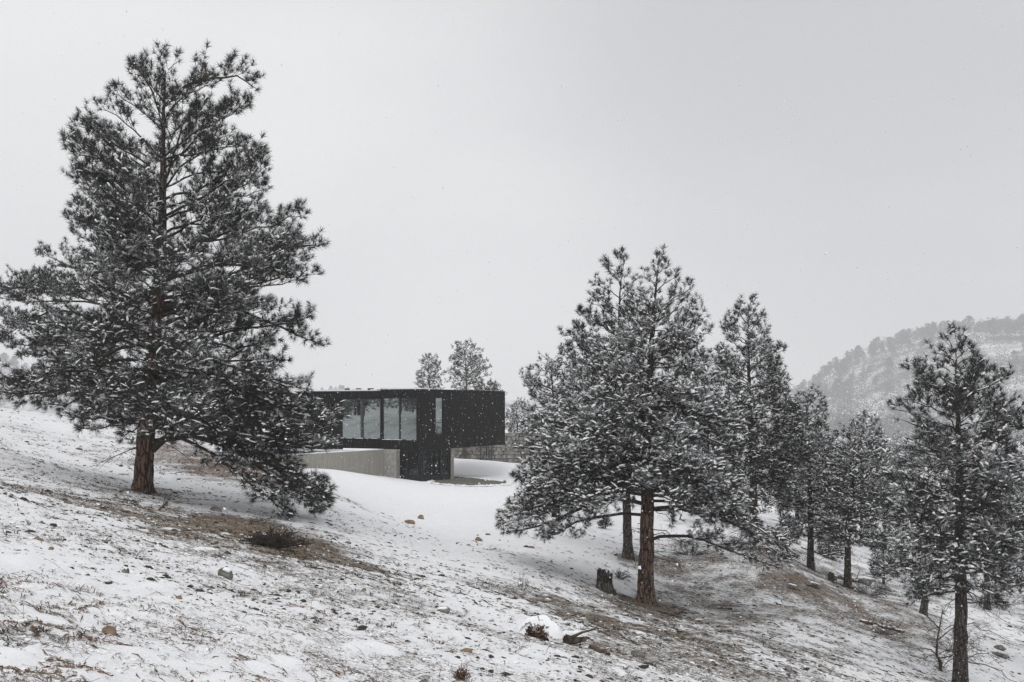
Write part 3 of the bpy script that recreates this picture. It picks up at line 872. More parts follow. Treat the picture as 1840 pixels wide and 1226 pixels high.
pine('bushy dark pine at centre of the right-hand wood with short bare stem', 53.0,
     [(1457,1028),(1456,900),(1448,690)], 0.17,
     [(688,1435,1465),(710,1405,1490),(740,1395,1490),(790,1390,1505),(850,1385,1520),(910,1390,1525),(970,1405,1515)],
     105, 61, G1, 'bark_grey', snow=0.5, needles=13, nw=0.0215, nlen=0.19, droop=0.15, rise=0.6, branch_parts=False, lowest=1.6, dead=6)
pine('dark pine beside the boulder, forward of the bare brown bank', 50.5,
     [(1523,1058),(1524,950),(1535,850),(1552,745)], 0.17,
     [(743,1530,1575),(770,1505,1590),(820,1495,1605),(880,1470,1620),(930,1465,1625),(985,1480,1620)],
     105, 66, G1, 'bark_grey', snow=0.5, needles=13, nw=0.0215, nlen=0.19, droop=0.2, rise=0.6, branch_parts=False, lowest=1.2, dead=8)
pine('slender open pine at right foreground with long straight grey trunk', 33.4,
     [(1725,1246),(1727,1100),(1724,900),(1722,750),(1717,574)], 0.215,
     [(572,1693,1742),(600,1682,1758),(625,1664,1770),(650,1622,1800),(685,1612,1822),(720,1596,1846),(755,1610,1846),(800,1604,1850),(860,1596,1866),(920,1585,1870),(980,1580,1866),(1040,1590,1856),(1080,1606,1815)],
     116, 74, G1, 'bark_grey', snow=0.5, needles=26, nw=0.0145, nlen=0.21, dead=30, droop=0.2, rise=0.75, lowest=2.2, gapth=0.43, snow_top=0.35, dead_z=(0.08, 0.34), fill=(0.62, 1.04))
pine('snow laden pine cut off by the right edge of the photo', 41.0,
     [(1885,1190),(1884,1000),(1880,770)], 0.2,
     [(765,1865,1900),(800,1840,1920),(850,1810,1950),(900,1795,1960),(960,1790,1965),(1020,1800,1960),(1090,1830,1930)],
     90, 83, G1, 'bark_grey', snow=0.75, needles=20, nw=0.014, droop=0.2, rise=0.6, branch_parts=False, dead=14, lowest=1.6)

# wood behind, one by one
for i, (lab, d, tr, pf, sd) in enumerate([
    ('small pine behind the wood, trunk left of the open grey pine', 70, [(1654,1036),(1652,900),(1650,800)], [(795,1635,1668),(830,1610,1690),(880,1595,1705),(940,1590,1710),(1000,1610,1700)], 101),
    ('pine in the wood directly behind the open grey pine', 74, [(1692,1030),(1692,900),(1690,770)], [(768,1675,1705),(810,1650,1730),(870,1640,1745),(940,1635,1750),(990,1650,1740)], 102),
    ('pine in the wood with stem right of the open grey pine', 58, [(1774,1066),(1772,950),(1770,810)], [(805,1750,1790),(850,1725,1815),(910,1715,1830),(970,1715,1835),(1010,1730,1820)], 103),
    ('rearmost stem by the snowy meadow at right of the wood', 72, [(1803,1046),(1803,900),(1800,765)], [(762,1788,1815),(800,1765,1835),(860,1755,1850),(920,1750,1860),(970,1760,1850)], 104),
    ('pine between the rounded top pine and bushy dark pine', 78, [(1405,985),(1405,880),(1400,735)], [(733,1385,1415),(780,1355,1445),(850,1345,1460),(920,1350,1460)], 105),
    ('snowy pine rising between the two dark pines of the wood', 84, [(1492,1000),(1492,900),(1493,775)], [(772,1478,1508),(810,1455,1530),(870,1445,1545),(930,1450,1540)], 106),
    ('dim pine behind the orange trunk pine, crown touching rounded top pine', 66, [(1275,985),(1274,860),(1270,680)], [(676,1255,1288),(720,1235,1310),(790,1220,1330),(860,1215,1340),(920,1230,1330)], 107),
    ('snowy pine deep behind the leaning thin pine', 72, [(1085,935),(1084,850),(1080,700)], [(696,1062,1098),(740,1040,1120),(800,1030,1135),(860,1030,1135)], 108),
    ('pine beyond the dark pine, top level with distant hill foot', 90, [(1590,1000),(1588,900),(1585,800)], [(797,1570,1600),(830,1550,1620),(880,1545,1630),(940,1550,1625)], 109),
    ('rear pine filling the gap right of the rounded top pine', 92, [(1330,975),(1330,880),(1328,770)], [(766,1312,1342),(810,1292,1365),(860,1285,1375),(930,1290,1372)], 110),
    ('rear pine close behind the bushy dark pine on its left side', 96, [(1432,985),(1432,900),(1431,765)], [(762,1416,1446),(805,1395,1468),(870,1388,1476),(940,1392,1472)], 111),
    ('rear pine close behind the dark pine with short stem', 88, [(1548,1000),(1548,900),(1546,780)], [(777,1530,1562),(815,1508,1585),(880,1498,1596),(950,1505,1590)], 112),
    ('rear pine between dark pine stem and open grey pine', 82, [(1622,1020),(1622,930),(1620,800)], [(797,1605,1636),(835,1582,1660),(890,1575,1668),(960,1580,1662)], 113),
    ('rear pine right of the open grey pine, low and wide', 86, [(1735,1020),(1735,920),(1736,790)], [(787,1718,1752),(825,1695,1778),(890,1688,1786),(960,1692,1780)], 114),
    ('young low pine between the bushy dark pine and dark pine stems', 62, [(1490,1022),(1490,930)], [(926,1482,1498),(960,1466,1514),(1000,1460,1520),(1014,1466,1514)], 130),
    ('young low pine just left of the bushy dark pine stem', 64, [(1412,1008),(1412,925)], [(920,1404,1420),(955,1390,1434),(990,1384,1442),(1002,1390,1436)], 131),
    ('young low pine right of the boulder in the wood', 58, [(1588,1050),(1588,960)], [(955,1580,1596),(990,1564,1612),(1030,1558,1620),(1042,1564,1612)], 132),
    ('young low pine behind the burnt snag stump', 60, [(1660,1075),(1660,990)], [(985,1652,1668),(1015,1636,1684),(1055,1628,1692),(1066,1636,1684)], 133),
    ('young low pine right of the open grey pine by the brush', 62, [(1790,1085),(1790,1000)], [(996,1782,1798),(1025,1766,1814),(1065,1760,1822),(1076,1768,1812)], 134),
    ('rear pine far back by the meadow at right edge', 98, [(1838,1010),(1838,900),(1836,760)], [(757,1820,1852),(800,1800,1875),(860,1790,1885),(930,1795,1880)], 115),
]):
    pine(lab, d, tr, 0.16 if sd < 130 else .07, pf, 84 if sd < 110 else 60, sd, 'pines behind the right-hand clump', 'bark_grey', snow=0.48, needles=8, nw=0.033, nlen=0.21, gapth=0.38, spacing=0.20, twsp=0.155,
         branch_parts=False, droop=0.15, rise=0.6, lowest=1.6 if sd < 130 else .3, dead=4)
# behind the house
for lab, d, tr, pf, sd, sn in [
    ('tallest pine rising behind the black roof, rounded crown', 118, [(836,800),(838,700),(836,612)], [(608,820,852),(625,805,868),(650,798,884),(675,800,880),(695,800,870),(720,800,870)], 121, 0.1),
    ('smaller pine behind the roof, left of the tallest one there', 122, [(772,800),(772,700),(770,638)], [(635,762,784),(650,750,796),(670,744,798),(692,746,798),(720,746,798)], 122, 0.1),
    ('low pine top showing just above the roof end', 112, [(878,800),(878,740),(876,686)], [(684,862,892),(694,850,904),(710,845,910),(740,845,910)], 123, 0.2),
    ('snowy pine beside the end wall of the black house', 96, [(930,850),(930,780),(928,722)], [(719,918,940),(740,908,955),(770,905,965),(800,908,968)], 124, 0.5)]:
    pine(lab, d, tr, 0.16, pf, 80, sd, 'pines behind the house', 'bark_grey', snow=sn, frost=sn * .6, needles=10, nw=0.032, nlen=0.22, gapth=0.35, spacing=0.26, twsp=0.2,
         branch_parts=False, droop=0.0, rise=0.7, lowest=1.0, fill=(0.6, 1.05))

# pines on the knoll left of the view: the tall windows mirror them
src_ = [o for o in bpy.data.objects if o.get('label', '').startswith(('small pine behind the wood', 'snowy pine rising', 'pine beyond the dark'))]
wr = np.random.default_rng(321)
for i in range(44):
    sr = src_[i % 3]; c_ = sr.copy(); C.objects.link(c_)
    x, y = wr.uniform(-108, -64), wr.uniform(-6, 84)
    c_.location = (x, y, float(gz(x, y)[0]) - .1); c_.rotation_euler = (0, 0, wr.random() * 6.28); c_.scale = [wr.uniform(1.1, 1.5)] * 3
    c_['label'] = 'pine on the knoll left of the view, mirrored in the tall windows'; c_['group'] = 'pines mirrored in the windows'
    for ch in sr.children:
        cc_ = ch.copy(); C.objects.link(cc_); cc_.parent = c_

for i in range(30):                                     # scattered over the flat between the wood and the hill
    sr = src_[i % 3]; c_ = sr.copy(); C.objects.link(c_)
    d_ = wr.uniform(150, 420); px_ = wr.uniform(1395, 1860)
    x, y = (px_ - CX) / F * d_, d_
    c_.location = (x, y, float(gz(x, y)[0]) - .1); c_.rotation_euler = (0, 0, wr.random() * 6.28); c_.scale = [wr.uniform(.9, 1.5)] * 3
    c_['label'] = 'hazy pine standing on the flat between the wood and the distant hill'; c_['group'] = 'pines on the flat below the hill'
    for ch in sr.children:
        cc_ = ch.copy(); C.objects.link(cc_); cc_.parent = c_

# ------------------------------------------------------------------ trees of the far hill
def far_tree_mesh(seed, n_tuft, per):
    rng = np.random.default_rng(seed)
    h = rng.random(n_tuft) ** 0.8
    az = rng.random(n_tuft) * 6.283
    R = np.interp(h, [0, .15, .5, .85, 1], [.16, .25, .21, .13, .04]) * np.sqrt(rng.random(n_tuft)) * (0.45 + 1.1 * vnoise(az * 0.9 + 0 * h, h * 6, seed))
    c = np.stack([R * np.cos(az), R * np.sin(az), 0.22 + 0.78 * h + 0.06 * R], -1)
    dirn = norm(rng.normal(0, 1, (n_tuft, per, 3)) + np.array([0, 0, .35]))
    wd = norm(np.cross(dirn, rng.normal(0, 1, (n_tuft, per, 3)))) * 0.022
    org = np.repeat(c[:, None], per, 1)
    V = np.stack([org - wd, org + wd, org + dirn * 0.062], 2).reshape(-1, 3)
    f = np.arange(len(V)).reshape(-1, 3)
    tv, tf = tubes(np.array([[[0, 0, -0.06], [0, 0, .5], [0, 0, .95]]]), np.array([[.018, .012, .004]]), 5)
    return V, f, tv, tf + len(V)
fm = []
for k in range(4):
    V, f, tv, tf = far_tree_mesh(200 + k, 150, 5)
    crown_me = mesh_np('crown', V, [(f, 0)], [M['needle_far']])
    trunk_me = mesh_np('trunk', tv, [(tf - len(V), 0)], [M['twig']], True)
    fm.append((trunk_me, crown_me))
def hill_z(x, y):
    xr = HX[0]
    j = np.clip(np.searchsorted(xr, x) - 1, 0, len(xr) - 2)
    t = np.clip((y - H0) / HL, 0, 0.9999) * 69
    i = t.astype(int); w = t - i
    g = np.clip((x - xr[j]) / np.maximum(xr[j + 1] - xr[j], 1e-6), 0, 1)
    return (HZ[i, j] * (1 - g) + HZ[i, j + 1] * g) * (1 - w) + (HZ[i + 1, j] * (1 - g) + HZ[i + 1, j + 1] * g) * w
rng = np.random.default_rng(77)
n_s = 0
cand = []
for k in range(200):                                    # crest and upper slope: single trees
    u = rng.uniform(1430, 1900); y = HD + (rng.normal(0, 12) if k < 90 else -abs(rng.normal(0, 120)))
    cand.append(((u - CX) / F * y, y, rng.uniform(9, 21) * (0.75 if u < 1480 else 1)))
for k in range(30):
    u = rng.uniform(-60, 130); cand.append(((u - CX) / F * HD, HD - 8 + rng.normal(0, 16), rng.uniform(10, 19)))
for k in range(18):
    u = rng.uniform(540, 660); cand.append(((u - CX) / F * HD, HD - 8 + rng.normal(0, 16), rng.uniform(5, 10)))
GF = 'hazy pines on the distant hills'
first = {}
def place_far(x, y, h, rz, lab):
    k = n_s % 4
    if k not in first:
        r = thing('distant_pine', (0, 0, 0), lab, 'tree', GF)
        link('trunk', fm[k][0], r); link('crown', fm[k][1], r, kind='stuff')
        first[k] = r
    else:
        src = first[k]; r = src.copy(); C.objects.link(r); r['label'] = lab
        for ch in src.children:
            c = ch.copy(); C.objects.link(c); c.parent = r
    r.location = (x, y, float(hill_z(np.array([x]), np.array([y]))[0]))
    r.scale = (h * rng.uniform(0.9, 1.7), h * rng.uniform(0.9, 1.7), h); r.rotation_euler = (0, 0, rz)
for x, y, h in cand:
    lab = ('hazy pine on the crest of the distant hill at right' if y > HD - 30 else 'hazy pine on the upper slope of the distant hill at right') if x > 0 else ('tiny hazy pine on the far skyline above the house roof' if x > -350 else 'hazy pine on the low distant ridge at left')
    place_far(x, y, h, rng.random() * 6.28, lab); n_s += 1
# the rest of the hillside reads as one mass
VV, FF, off = [], [], 0
N = 0
while N < 2100:
    u = rng.uniform(1400, 1940); y = HD - 700 * rng.random() ** 0.75
    x = (u - CX) / F * y
    g_ = np.abs(fbm(np.array([x / 75 + y * 0.004]), np.array([y / 520]), 3, 15)[0] - 0.5) * 2
    d_ = fbm(np.array([x / 55]), np.array([y / 150]), 3, 25)[0]
    if d_ + 0.25 * rng.random() < 0.45 - 0.5 * g_: continue
    N += 1
    V, f, tv, tf = far_tree_mesh(300 + N % 9, 20, 4) if N <= 9 else CACHE[N % 9]
    if N <= 9:
        if N == 1: CACHE = {}
        CACHE[N % 9] = (V, f, tv, tf)
    h = rng.uniform(9, 19); a = rng.random() * 6.28
    pts = np.vstack([V * np.array([1.35, 1.35, 1.0]), tv]) * h
    pts = np.stack([pts[:, 0] * math.cos(a) - pts[:, 1] * math.sin(a), pts[:, 0] * math.sin(a) + pts[:, 1] * math.cos(a), pts[:, 2]], -1)
    pts += np.array([x, y, hill_z(np.array([x]), np.array([y]))[0]])
    VV.append(pts); FF.append(f + off); off += len(pts)
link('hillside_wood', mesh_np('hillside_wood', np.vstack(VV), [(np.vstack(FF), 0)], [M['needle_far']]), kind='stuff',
     label='hazy pine wood covering the distant snowy hillside', cat='wood')

# ------------------------------------------------------------------ the house
b = NB('black_cladding')
vg = b.noise(b.coords((14, 14, 0.6)), 2.0, 5, 0.6)
b.bump(vg, 0.3, 0.01)
M['cladding'] = b.set(b.ramp(vg, [(0.38, (0.004, 0.004, 0.0045)), (0.5, (0.009, 0.0085, 0.0085)), (0.62, (0.022, 0.02, 0.02))]), 0.75, 0.1)
M['frame'] = m_noise('dark_frame', (0.009, 0.0095, 0.011), (0.017, 0.018, 0.02), 5, 0.6, 0.2)
M['frame_grey'] = m_noise('grey_frame', (0.045, 0.05, 0.056), (0.065, 0.072, 0.078), 5, 0.45, 0.4)
b = NB('board_concrete')
cv_ = b.noise(b.coords((3.2, 3.2, 0.35)), 2.0, 5, 0.6)
cf = b.noise(b.coords(), 22, 5, 0.65)
cc = b.mix(b.ramp(cv_, [(0.35, 0.0), (0.65, 1.0)]), (0.30, 0.283, 0.248), (0.385, 0.37, 0.333))
cc = b.mix(b.math('MULTIPLY', b.ramp(cf, [(0.4, 1.0), (0.65, 0.0)]), 0.25), cc, (0.15, 0.14, 0.12))
b.bump(cf, 0.3, 0.01)
M['concrete'] = b.set(cc, 0.88, 0.2)
M['concrete_grey'] = m_noise('grey_concrete', (0.24, 0.235, 0.22), (0.34, 0.33, 0.31), 5, 0.88, 0.2, 0.2)
M['gravel'] = m_noise('gravel', (0.06, 0.055, 0.05), (0.23, 0.21, 0.185), 22, 0.95, 0.1, 0.8)
M['deck'] = m_noise('wet_deck', (0.05, 0.05, 0.053), (0.10, 0.10, 0.105), 4, 0.5, 0.4)
M['plaster'] = m_noise('plaster', (0.30, 0.30, 0.28), (0.37, 0.37, 0.35), 3, 0.9, 0.1)
M['curtain'] = m_noise('curtain', (0.38, 0.42, 0.41), (0.52, 0.56, 0.55), 3, 0.9, 0.1, 0, (6, 6, 0.1))
M['timber'] = m_noise('timber', (0.075, 0.058, 0.05), (0.14, 0.11, 0.095), 6, 0.9, 0.1, 0.3, (1, 1, .3))
def m_glass(name, refl, tint):
    mt = bpy.data.materials.new(name); mt.use_nodes = True
    t = mt.node_tree; t.nodes.clear()
    o = t.nodes.new('ShaderNodeOutputMaterial'); mxs = t.nodes.new('ShaderNodeMixShader')
    tr = t.nodes.new('ShaderNodeBsdfTransparent'); tr.inputs[0].default_value = tint + (1,)
    gl = t.nodes.new('ShaderNodeBsdfGlossy'); gl.inputs['Roughness'].default_value = 0.015
    gl.inputs['Color'].default_value = (0.90, 0.97, 0.95, 1)
    lw = t.nodes.new('ShaderNodeLayerWeight'); lw.inputs[0].default_value = 0.35
    ma = t.nodes.new('ShaderNodeMath'); ma.operation = 'MULTIPLY_ADD'; ma.use_clamp = True
    ma.inputs[1].default_value = 0.5; ma.inputs[2].default_value = refl
    t.links.new(lw.outputs['Fresnel'], ma.inputs[0])
    t.links.new(ma.outputs[0], mxs.inputs[0]); t.links.new(tr.outputs[0], mxs.inputs[1]); t.links.new(gl.outputs[0], mxs.inputs[2])
    t.links.new(mxs.outputs[0], o.inputs[0])
    return mt
M['glass'] = m_glass('window_glass', 0.27, (0.5, 0.53, 0.52))
M['glass_dark'] = m_glass('door_glass', 0.03, (0.2, 0.2, 0.2))

R_ = np.array([0.459, 0.889]); R_ /= np.linalg.norm(R_)     # along the right face, away from the camera
L_ = np.array([-R_[1], R_[0]])                              # along the left face, away from the corner
CN = np.array(P(759, 700, 76)[:2])                          # the near corner
ZT, ZB = P(759, 700, 76)[2], P(759, 808.7, 76)[2]
ZG = -5.6
def hp(l, r):                                               # plan point: l metres along the left face, r along the right face
    return tuple(CN + L_ * l + R_ * r)
def lpos(px, r=0.0):                                        # where a photo column crosses the plane r behind the left face
    k = (px - CX) / F
    a = CN + R_ * r
    return (k * a[1] - a[0]) / (L_[0] - k * L_[1])
def rpos(px, l=0.0):
    k = (px - CX) / F
    a = CN + L_ * l
    return (k * a[1] - a[0]) / (R_[0] - k * R_[1])
def zat(py, l, r=0.0):
    return (HY - py) / F * hp(l, r)[1]
def rect(l0, l1, r0, r1):
    return [hp(l0, r0), hp(l1, r0), hp(l1, r1), hp(l0, r1)]

house = thing('house', (0, 0, 0), 'long flat roofed black clad house jutting over snow, with tall reflective windows', 'house')
house.location = (CN[0], CN[1], ZG)
def hb(mb, name, mat, parent=house, **kw):
    mb.v = [(x - CN[0], y - CN[1], z - ZG) for x, y, z in mb.v]
    return mb.build(name, mat, parent, **kw)
lS = lpos(684); rE = rpos(907); lW = 24.0
W_ = 0.22
REC = 0.35
LB, RB = 5.0, 6.2                             # depth of the end block; depth of the long wing
lw0, lw1 = lpos(748.5), lpos(687)            # right window pair
lv0, lv1 = lpos(683, REC), lpos(613, REC)    # left window pair, in the set back bay
zt3, zb3 = zat(714.5, lw1), zat(791, lw1)
zt1, zb1 = zat(717, lv1, REC), zat(788.5, lv1, REC)
# shell of the upper storey
m = MB(); 
m.prism(rect(0.0, lw0, 0.0, W_), ZB, ZT)                       # pier at the corner
m.prism(rect(lw0, lw1, 0.0, W_), zt3, ZT); m.prism(rect(lw0, lw1, 0.0, W_), ZB, zb3)
m.prism(rect(lw1, lS, 0.0, REC + W_), ZB, ZT)
m.prism(rect(lS, lv1, REC, REC + W_), zt1, ZT - 0.09); m.prism(rect(lS, lv1, REC, REC + W_), ZB, zb1)
m.prism(rect(lv1, lW, REC, REC + W_), -4.6, ZT - 0.09)
sl0, sl1 = rpos(783), rpos(796.5)
zs0, zs1 = zat(714.5, 0, sl0), zat(781, 0, sl0)
m.prism(rect(0.0, W_, W_, sl0), ZB, ZT)
m.prism(rect(0.0, W_, sl0, sl1), zs0, ZT); m.prism(rect(0.0, W_, sl0, sl1), ZB, zs1)
m.prism(rect(0.0, W_, sl1, rE), ZB, ZT)
m.prism(rect(W_, LB, rE - W_, rE), ZB, ZT - 0.1)
m.prism(rect(LB - W_, LB, RB, rE - W_ - .003), ZB, ZT - 0.1)
m.prism(rect(LB - W_, lW, RB - W_, RB - .003), ZB, ZT - 0.1)
m.prism(rect(lW - W_, lW, REC + W_, RB - W_ - .003), -4.6, ZT - 0.1)
hb(m, 'wall', M['cladding'])
# vertical cladding boards, proud of the shell
m = MB()
rb = np.random.default_rng(5)
r = 0.0
while r < rE - 0.02:
    r1 = min(r + 0.145, rE)
    t = 0.02 + rb.uniform(0, 0.012)
    if r1 <= sl0 or r >= sl1: m.prism(rect(-t, -0.002, r + 0.004, r1 - 0.008), ZB + 0.003, ZT - 0.003)
    else:
        m.prism(rect(-t, -0.002, r + 0.004, r1 - 0.008), ZB + 0.003, zs1 - 0.04); m.prism(rect(-t, -0.002, r + 0.004, r1 - 0.008), zs0 + 0.04, ZT - 0.003)
    r = r1
l = 0.0
while l < lS - 0.02:
    l1 = min(l + 0.145, lS)
    t = 0.02 + rb.uniform(0, 0.012)
    if l1 <= lw0 - 0.06 or l >= lw1 + 0.06: m.prism(rect(l + 0.004, l1 - 0.008, -t, -0.002), ZB + 0.003, ZT - 0.003)
    else:
        m.prism(rect(l + 0.004, l1 - 0.008, -t, -0.002), ZB + 0.003, zb3 - 0.05); m.prism(rect(l + 0.004, l1 - 0.008, -t, -0.002), zt3 + 0.05, ZT - 0.003)
    l = l1
l = lS + 0.005
while l < lW:
    l1 = min(l + 0.145, lW)
    t = 0.02 + rb.uniform(0, 0.012)
    if l1 <= lv0 or l >= lv1 + 0.06: m.prism(rect(l + 0.004, l1 - 0.008, REC - t, REC - 0.002), -4.6, ZT - 0.094)
    else:
        m.prism(rect(l + 0.004, l1 - 0.008, REC - t, REC - 0.002), ZB + 0.003, zb1 - 0.05); m.prism(rect(l + 0.004, l1 - 0.008, REC - t, REC - 0.002), zt1 + 0.05, ZT - 0.094)
    l = l1
hb(m, 'cladding', M['cladding'], kind='stuff')
m = MB()
m.prism(rect(W_ + 0.01, lS, W_ + 0.01, RB - W_ - .01), ZT - 0.22, ZT - 0.06); m.prism(rect(W_ + 0.01, LB - W_ - .01, RB - W_, rE - W_ - .01), ZT - 0.22, ZT - 0.06); m.prism(rect(lS + 0.01, lW - W_ - .01, REC + W_ + 0.01, RB - W_ - .01), ZT - 0.28, ZT - 0.14)
roof = hb(m, 'roof', M['frame'])
m = MB()
m.prism(rect(-0.03, lS, -0.03, 0.30), ZT + 0.002, ZT + 0.03); m.prism(rect(-0.03, 0.3, 0.32, rE + 0.02), ZT + 0.002, ZT + 0.03)
m.prism(rect(lS + 0.01, lW, REC - 0.03, REC + 0.30), ZT - 0.088, ZT - 0.062)
hb(m, 'coping', M['frame'], roof)
# snow along the parapet, uneven
def snow_strip(l0, l1, r0, r1, z, h, nl, seed):
    rr = np.random.default_rng(seed); m = MB()
    for i in range(nl):
        if rr.random() < 0.1: continue
        a, c = l0 + (l1 - l0) * i / nl, l0 + (l1 - l0) * (i + 1) / nl
        m.prism(rect(a, c + 0.001, r0 + 0.02, r1 - 0.02), z, z + h * rr.uniform(0.35, 1))
    return m
m = snow_strip(lS + .05, lW - .1, REC, REC + 1.6, ZT - 0.06, 0.13, 40, 3)
m2 = snow_strip(0.02, lS - .05, 0.0, 1.3, ZT + 0.031, 0.10, 10, 4)
m.add(m2.v, m2.f)
m3 = MB(); m3.prism(rect(lS, lW - W_ - .02, REC + 1.6, RB - .3), ZT - 0.13, ZT + 0.02); m3.prism(rect(W_ + .02, lS - .02, 1.3, RB - .3), ZT - 0.05, ZT + 0.05)
m.add(m3.v, m3.f)
hb(m, 'roof_snow', M['snow'], roof)
for px0, px1 in ((621,627),(641,648),(662,670),(686,697)):
    a = lpos(px0, REC + .6); c = lpos(px1, REC + .6)
    m = MB(); m.prism(rect(c, a, REC + 0.5, REC + 0.7), ZT - 0.06, ZT + 0.13)
    hb(m, 'roof_light', M['frame'], roof)
m = MB(); m.prism(rect(W_ + .003, lS, W_ + .003, RB - W_ - .003), ZB + .002, ZB + 0.2); m.prism(rect(W_ + .003, LB - W_ - .003, RB - W_, rE - W_ - .003), ZB + .002, ZB + 0.2); m.prism(rect(lS + .003, lW - W_ - .003, REC + W_ + .003, RB - W_ - .003), ZB + .002, ZB + 0.2)
hb(m, 'floor_slab', M['cladding'])
# windows: each pane with its frame
def window(l0, l1, z0, z1, r, fw, mat, glass='glass', parent=house):
    m = MB()
    m.prism(rect(l0, l0 + fw, r, r + 0.09), z0, z1); m.prism(rect(l1 - fw, l1, r, r + 0.09), z0, z1)
    m.prism(rect(l0 + fw, l1 - fw, r + .004, r + 0.086), z0, z0 + 0.06); m.prism(rect(l0 + fw, l1 - fw, r + .004, r + 0.086), z1 - 0.06, z1)
    w = hb(m, 'window', mat)
    g = MB(); g.prism(rect(l0 + fw + .003, l1 - fw - .003, r + 0.035, r + 0.05), z0 + 0.063, z1 - 0.063)
    hb(g, 'pane', M[glass], w)
lm = lpos(717.5)
window(lw0 + .004, lm - 0.003, zb3 + .003, zt3 - .003, 0.05, 0.05, M['frame'])
window(lm + 0.003, lw1 - .004, zb3 + .003, zt3 - .003, 0.05, 0.05, M['frame'])
a, b1, b2, c = lpos(683, REC), lpos(652, REC), lpos(647, REC), lv1
window(a + .004, b1 + 0.05, zb1 + .003, zt1 - .003, REC + 0.06, 0.05, M['frame_grey'])
window(b2 - 0.05, c - .004, zb1 + .003, zt1 - .003, REC + 0.06, 0.05, M['frame_grey'])
m = MB(); m.prism(rect(b1 + 0.053, b2 - 0.053, REC + 0.02, REC + 0.2), zb1 + .003, zt1 - .003); hb(m, 'mullion', M['frame_grey'])
for l0_, l1_, z_, r_ in ((lw0, lw1, zb3, 0.0), (lv0, lv1, zb1, REC)):   # sills with a line of snow
    m = MB(); m.prism(rect(l0_ + .004, l1_ - .004, r_ - .06, r_ + .045), z_ + .004, z_ + .03); sill = hb(m, 'sill', M['frame'])
    m = MB()
    for q in range(14):
        a_ = l0_ + (l1_ - l0_) * q / 14 + .006
        if rb.random() < .75: m.prism(rect(a_, a_ + (l1_ - l0_) / 14 - .004, r_ - .055, r_ + .03), z_ + .031, z_ + .031 + rb.uniform(.01, .045))
    hb(m, 'sill_snow', M['snow'], sill)
# slit window in the end wall
m = MB()
m.prism(rect(0.03, 0.12, sl0 + .003, sl0 + 0.04), zs1 + .003, zs0 - .003); m.prism(rect(0.03, 0.12, sl1 - 0.04, sl1 - .003), zs1 + .003, zs0 - .003)
m.prism(rect(0.034, 0.116, sl0 + .043, sl1 - .043), zs1 + .003, zs1 + .05); m.prism(rect(0.034, 0.116, sl0 + .043, sl1 - .043), zs0 - .05, zs0 - .003)
zm = zat(760, 0, sl0)
m.prism(rect(0.034, 0.116, sl0 + .043, sl1 - .043), zm - .02, zm + .02)
w = hb(m, 'window', M['frame'])
for za_, zb_ in ((zs1 + .053, zm - .023), (zm + .023, zs0 - .053)):
    g = MB(); g.prism(rect(0.06, 0.075, sl0 + .046, sl1 - .046), za_, zb_); hb(g, 'pane', M['glass'], w)
# inside: back wall, floor, a bookcase and a curtain
m = MB(); m.prism(rect(0.6, lv1 + 1.0, 5.2, 5.35), ZB + 0.2, ZT - 0.3); m.prism(rect(W_ + .3, 0.45, 2.2, 5.2), ZB + .2, ZT - .3)
hb(m, 'inner_wall', M['plaster'])
m = MB(); a0, a1 = lpos(681, 4), lpos(655, 4)
for q in range(7):
    l_ = a0 + (a1 - a0) * q / 6; m.prism(rect(l_, l_ + .05, 4.3, 4.7), ZB + .9, ZB + 2.9)
for q in range(6):
    z_ = ZB + 0.9 + q * .39; m.prism(rect(a0, a1 + .05, 4.32, 4.68), z_, z_ + .04)
hb(m, 'bookcase', M['frame'])
m = MB(); a0, a1 = lpos(716, .7), lpos(705, .7)
for q in range(10):
    x0 = a1 + (a0 - a1) * q / 10; m.prism(rect(x0 + (a0 - a1) / 10 - .005, x0, 0.5 + .05 * (q % 2), 0.56 + .05 * (q % 2)), ZB + .2, ZT - .35)
hb(m, 'curtain', M['curtain'])
# lower storey: glazed doors under the cantilever
lD, rD = lpos(712.5, 0.12), rpos(809.5, 0.12)
zg = -5.5
m = MB()
m.prism(rect(lD, lD + 0.2, 0.12, 3.0), zg, ZB - .003); m.prism(rect(0.12, lD - .003, rD - .2, rD), zg, ZB - .003)
hb(m, 'lower_wall', M['cladding'])
m = MB(); m.prism(rect(0.3, lD, 1.6, 1.7), zg, ZB - .003); m.prism(rect(0.9, 1.0, .3, rD - .2), zg, ZB - .003); hb(m, 'lower_partition', M['deck'])
edges = [lD - .005, lpos(732, .12), lpos(753, .12), 0.125]
for i in range(3):
    l1, l0 = edges[i], edges[i + 1]
    m = MB()
    m.prism(rect(l0 + .003, l0 + .07, .12, .22), zg, ZB - .006); m.prism(rect(l1 - .07, l1 - .003, .12, .22), zg, ZB - .006)
    m.prism(rect(l0 + .073, l1 - .073, .124, .216), zg, -4.5); m.prism(rect(l0 + .073, l1 - .073, .124, .216), ZB - .12, ZB - .006)
    w = hb(m, 'glass_door', M['frame'])
    g = MB(); g.prism(rect(l0 + .076, l1 - .076, .16, .175), -4.497, ZB - .123); hb(g, 'pane', M['glass_dark'], w)
re_ = [0.225, rpos(775, .12), rpos(793, .12), rD - .2]
for i in range(3):
    r0, r1 = re_[i], re_[i + 1]
    m = MB()
    m.prism(rect(.12, .22, r0 + .003, r0 + .07), zg, ZB - .006); m.prism(rect(.12, .22, r1 - .07, r1 - .003), zg, ZB - .006)
    m.prism(rect(.124, .216, r0 + .073, r1 - .073), zg, -4.6); m.prism(rect(.124, .216, r0 + .073, r1 - .073), ZB - .12, ZB - .006)
    w = hb(m, 'glass_door', M['frame'])
    g = MB(); g.prism(rect(.16, .175, r0 + .076, r1 - .076), -4.597, ZB - .123); hb(g, 'pane', M['glass_dark'], w)
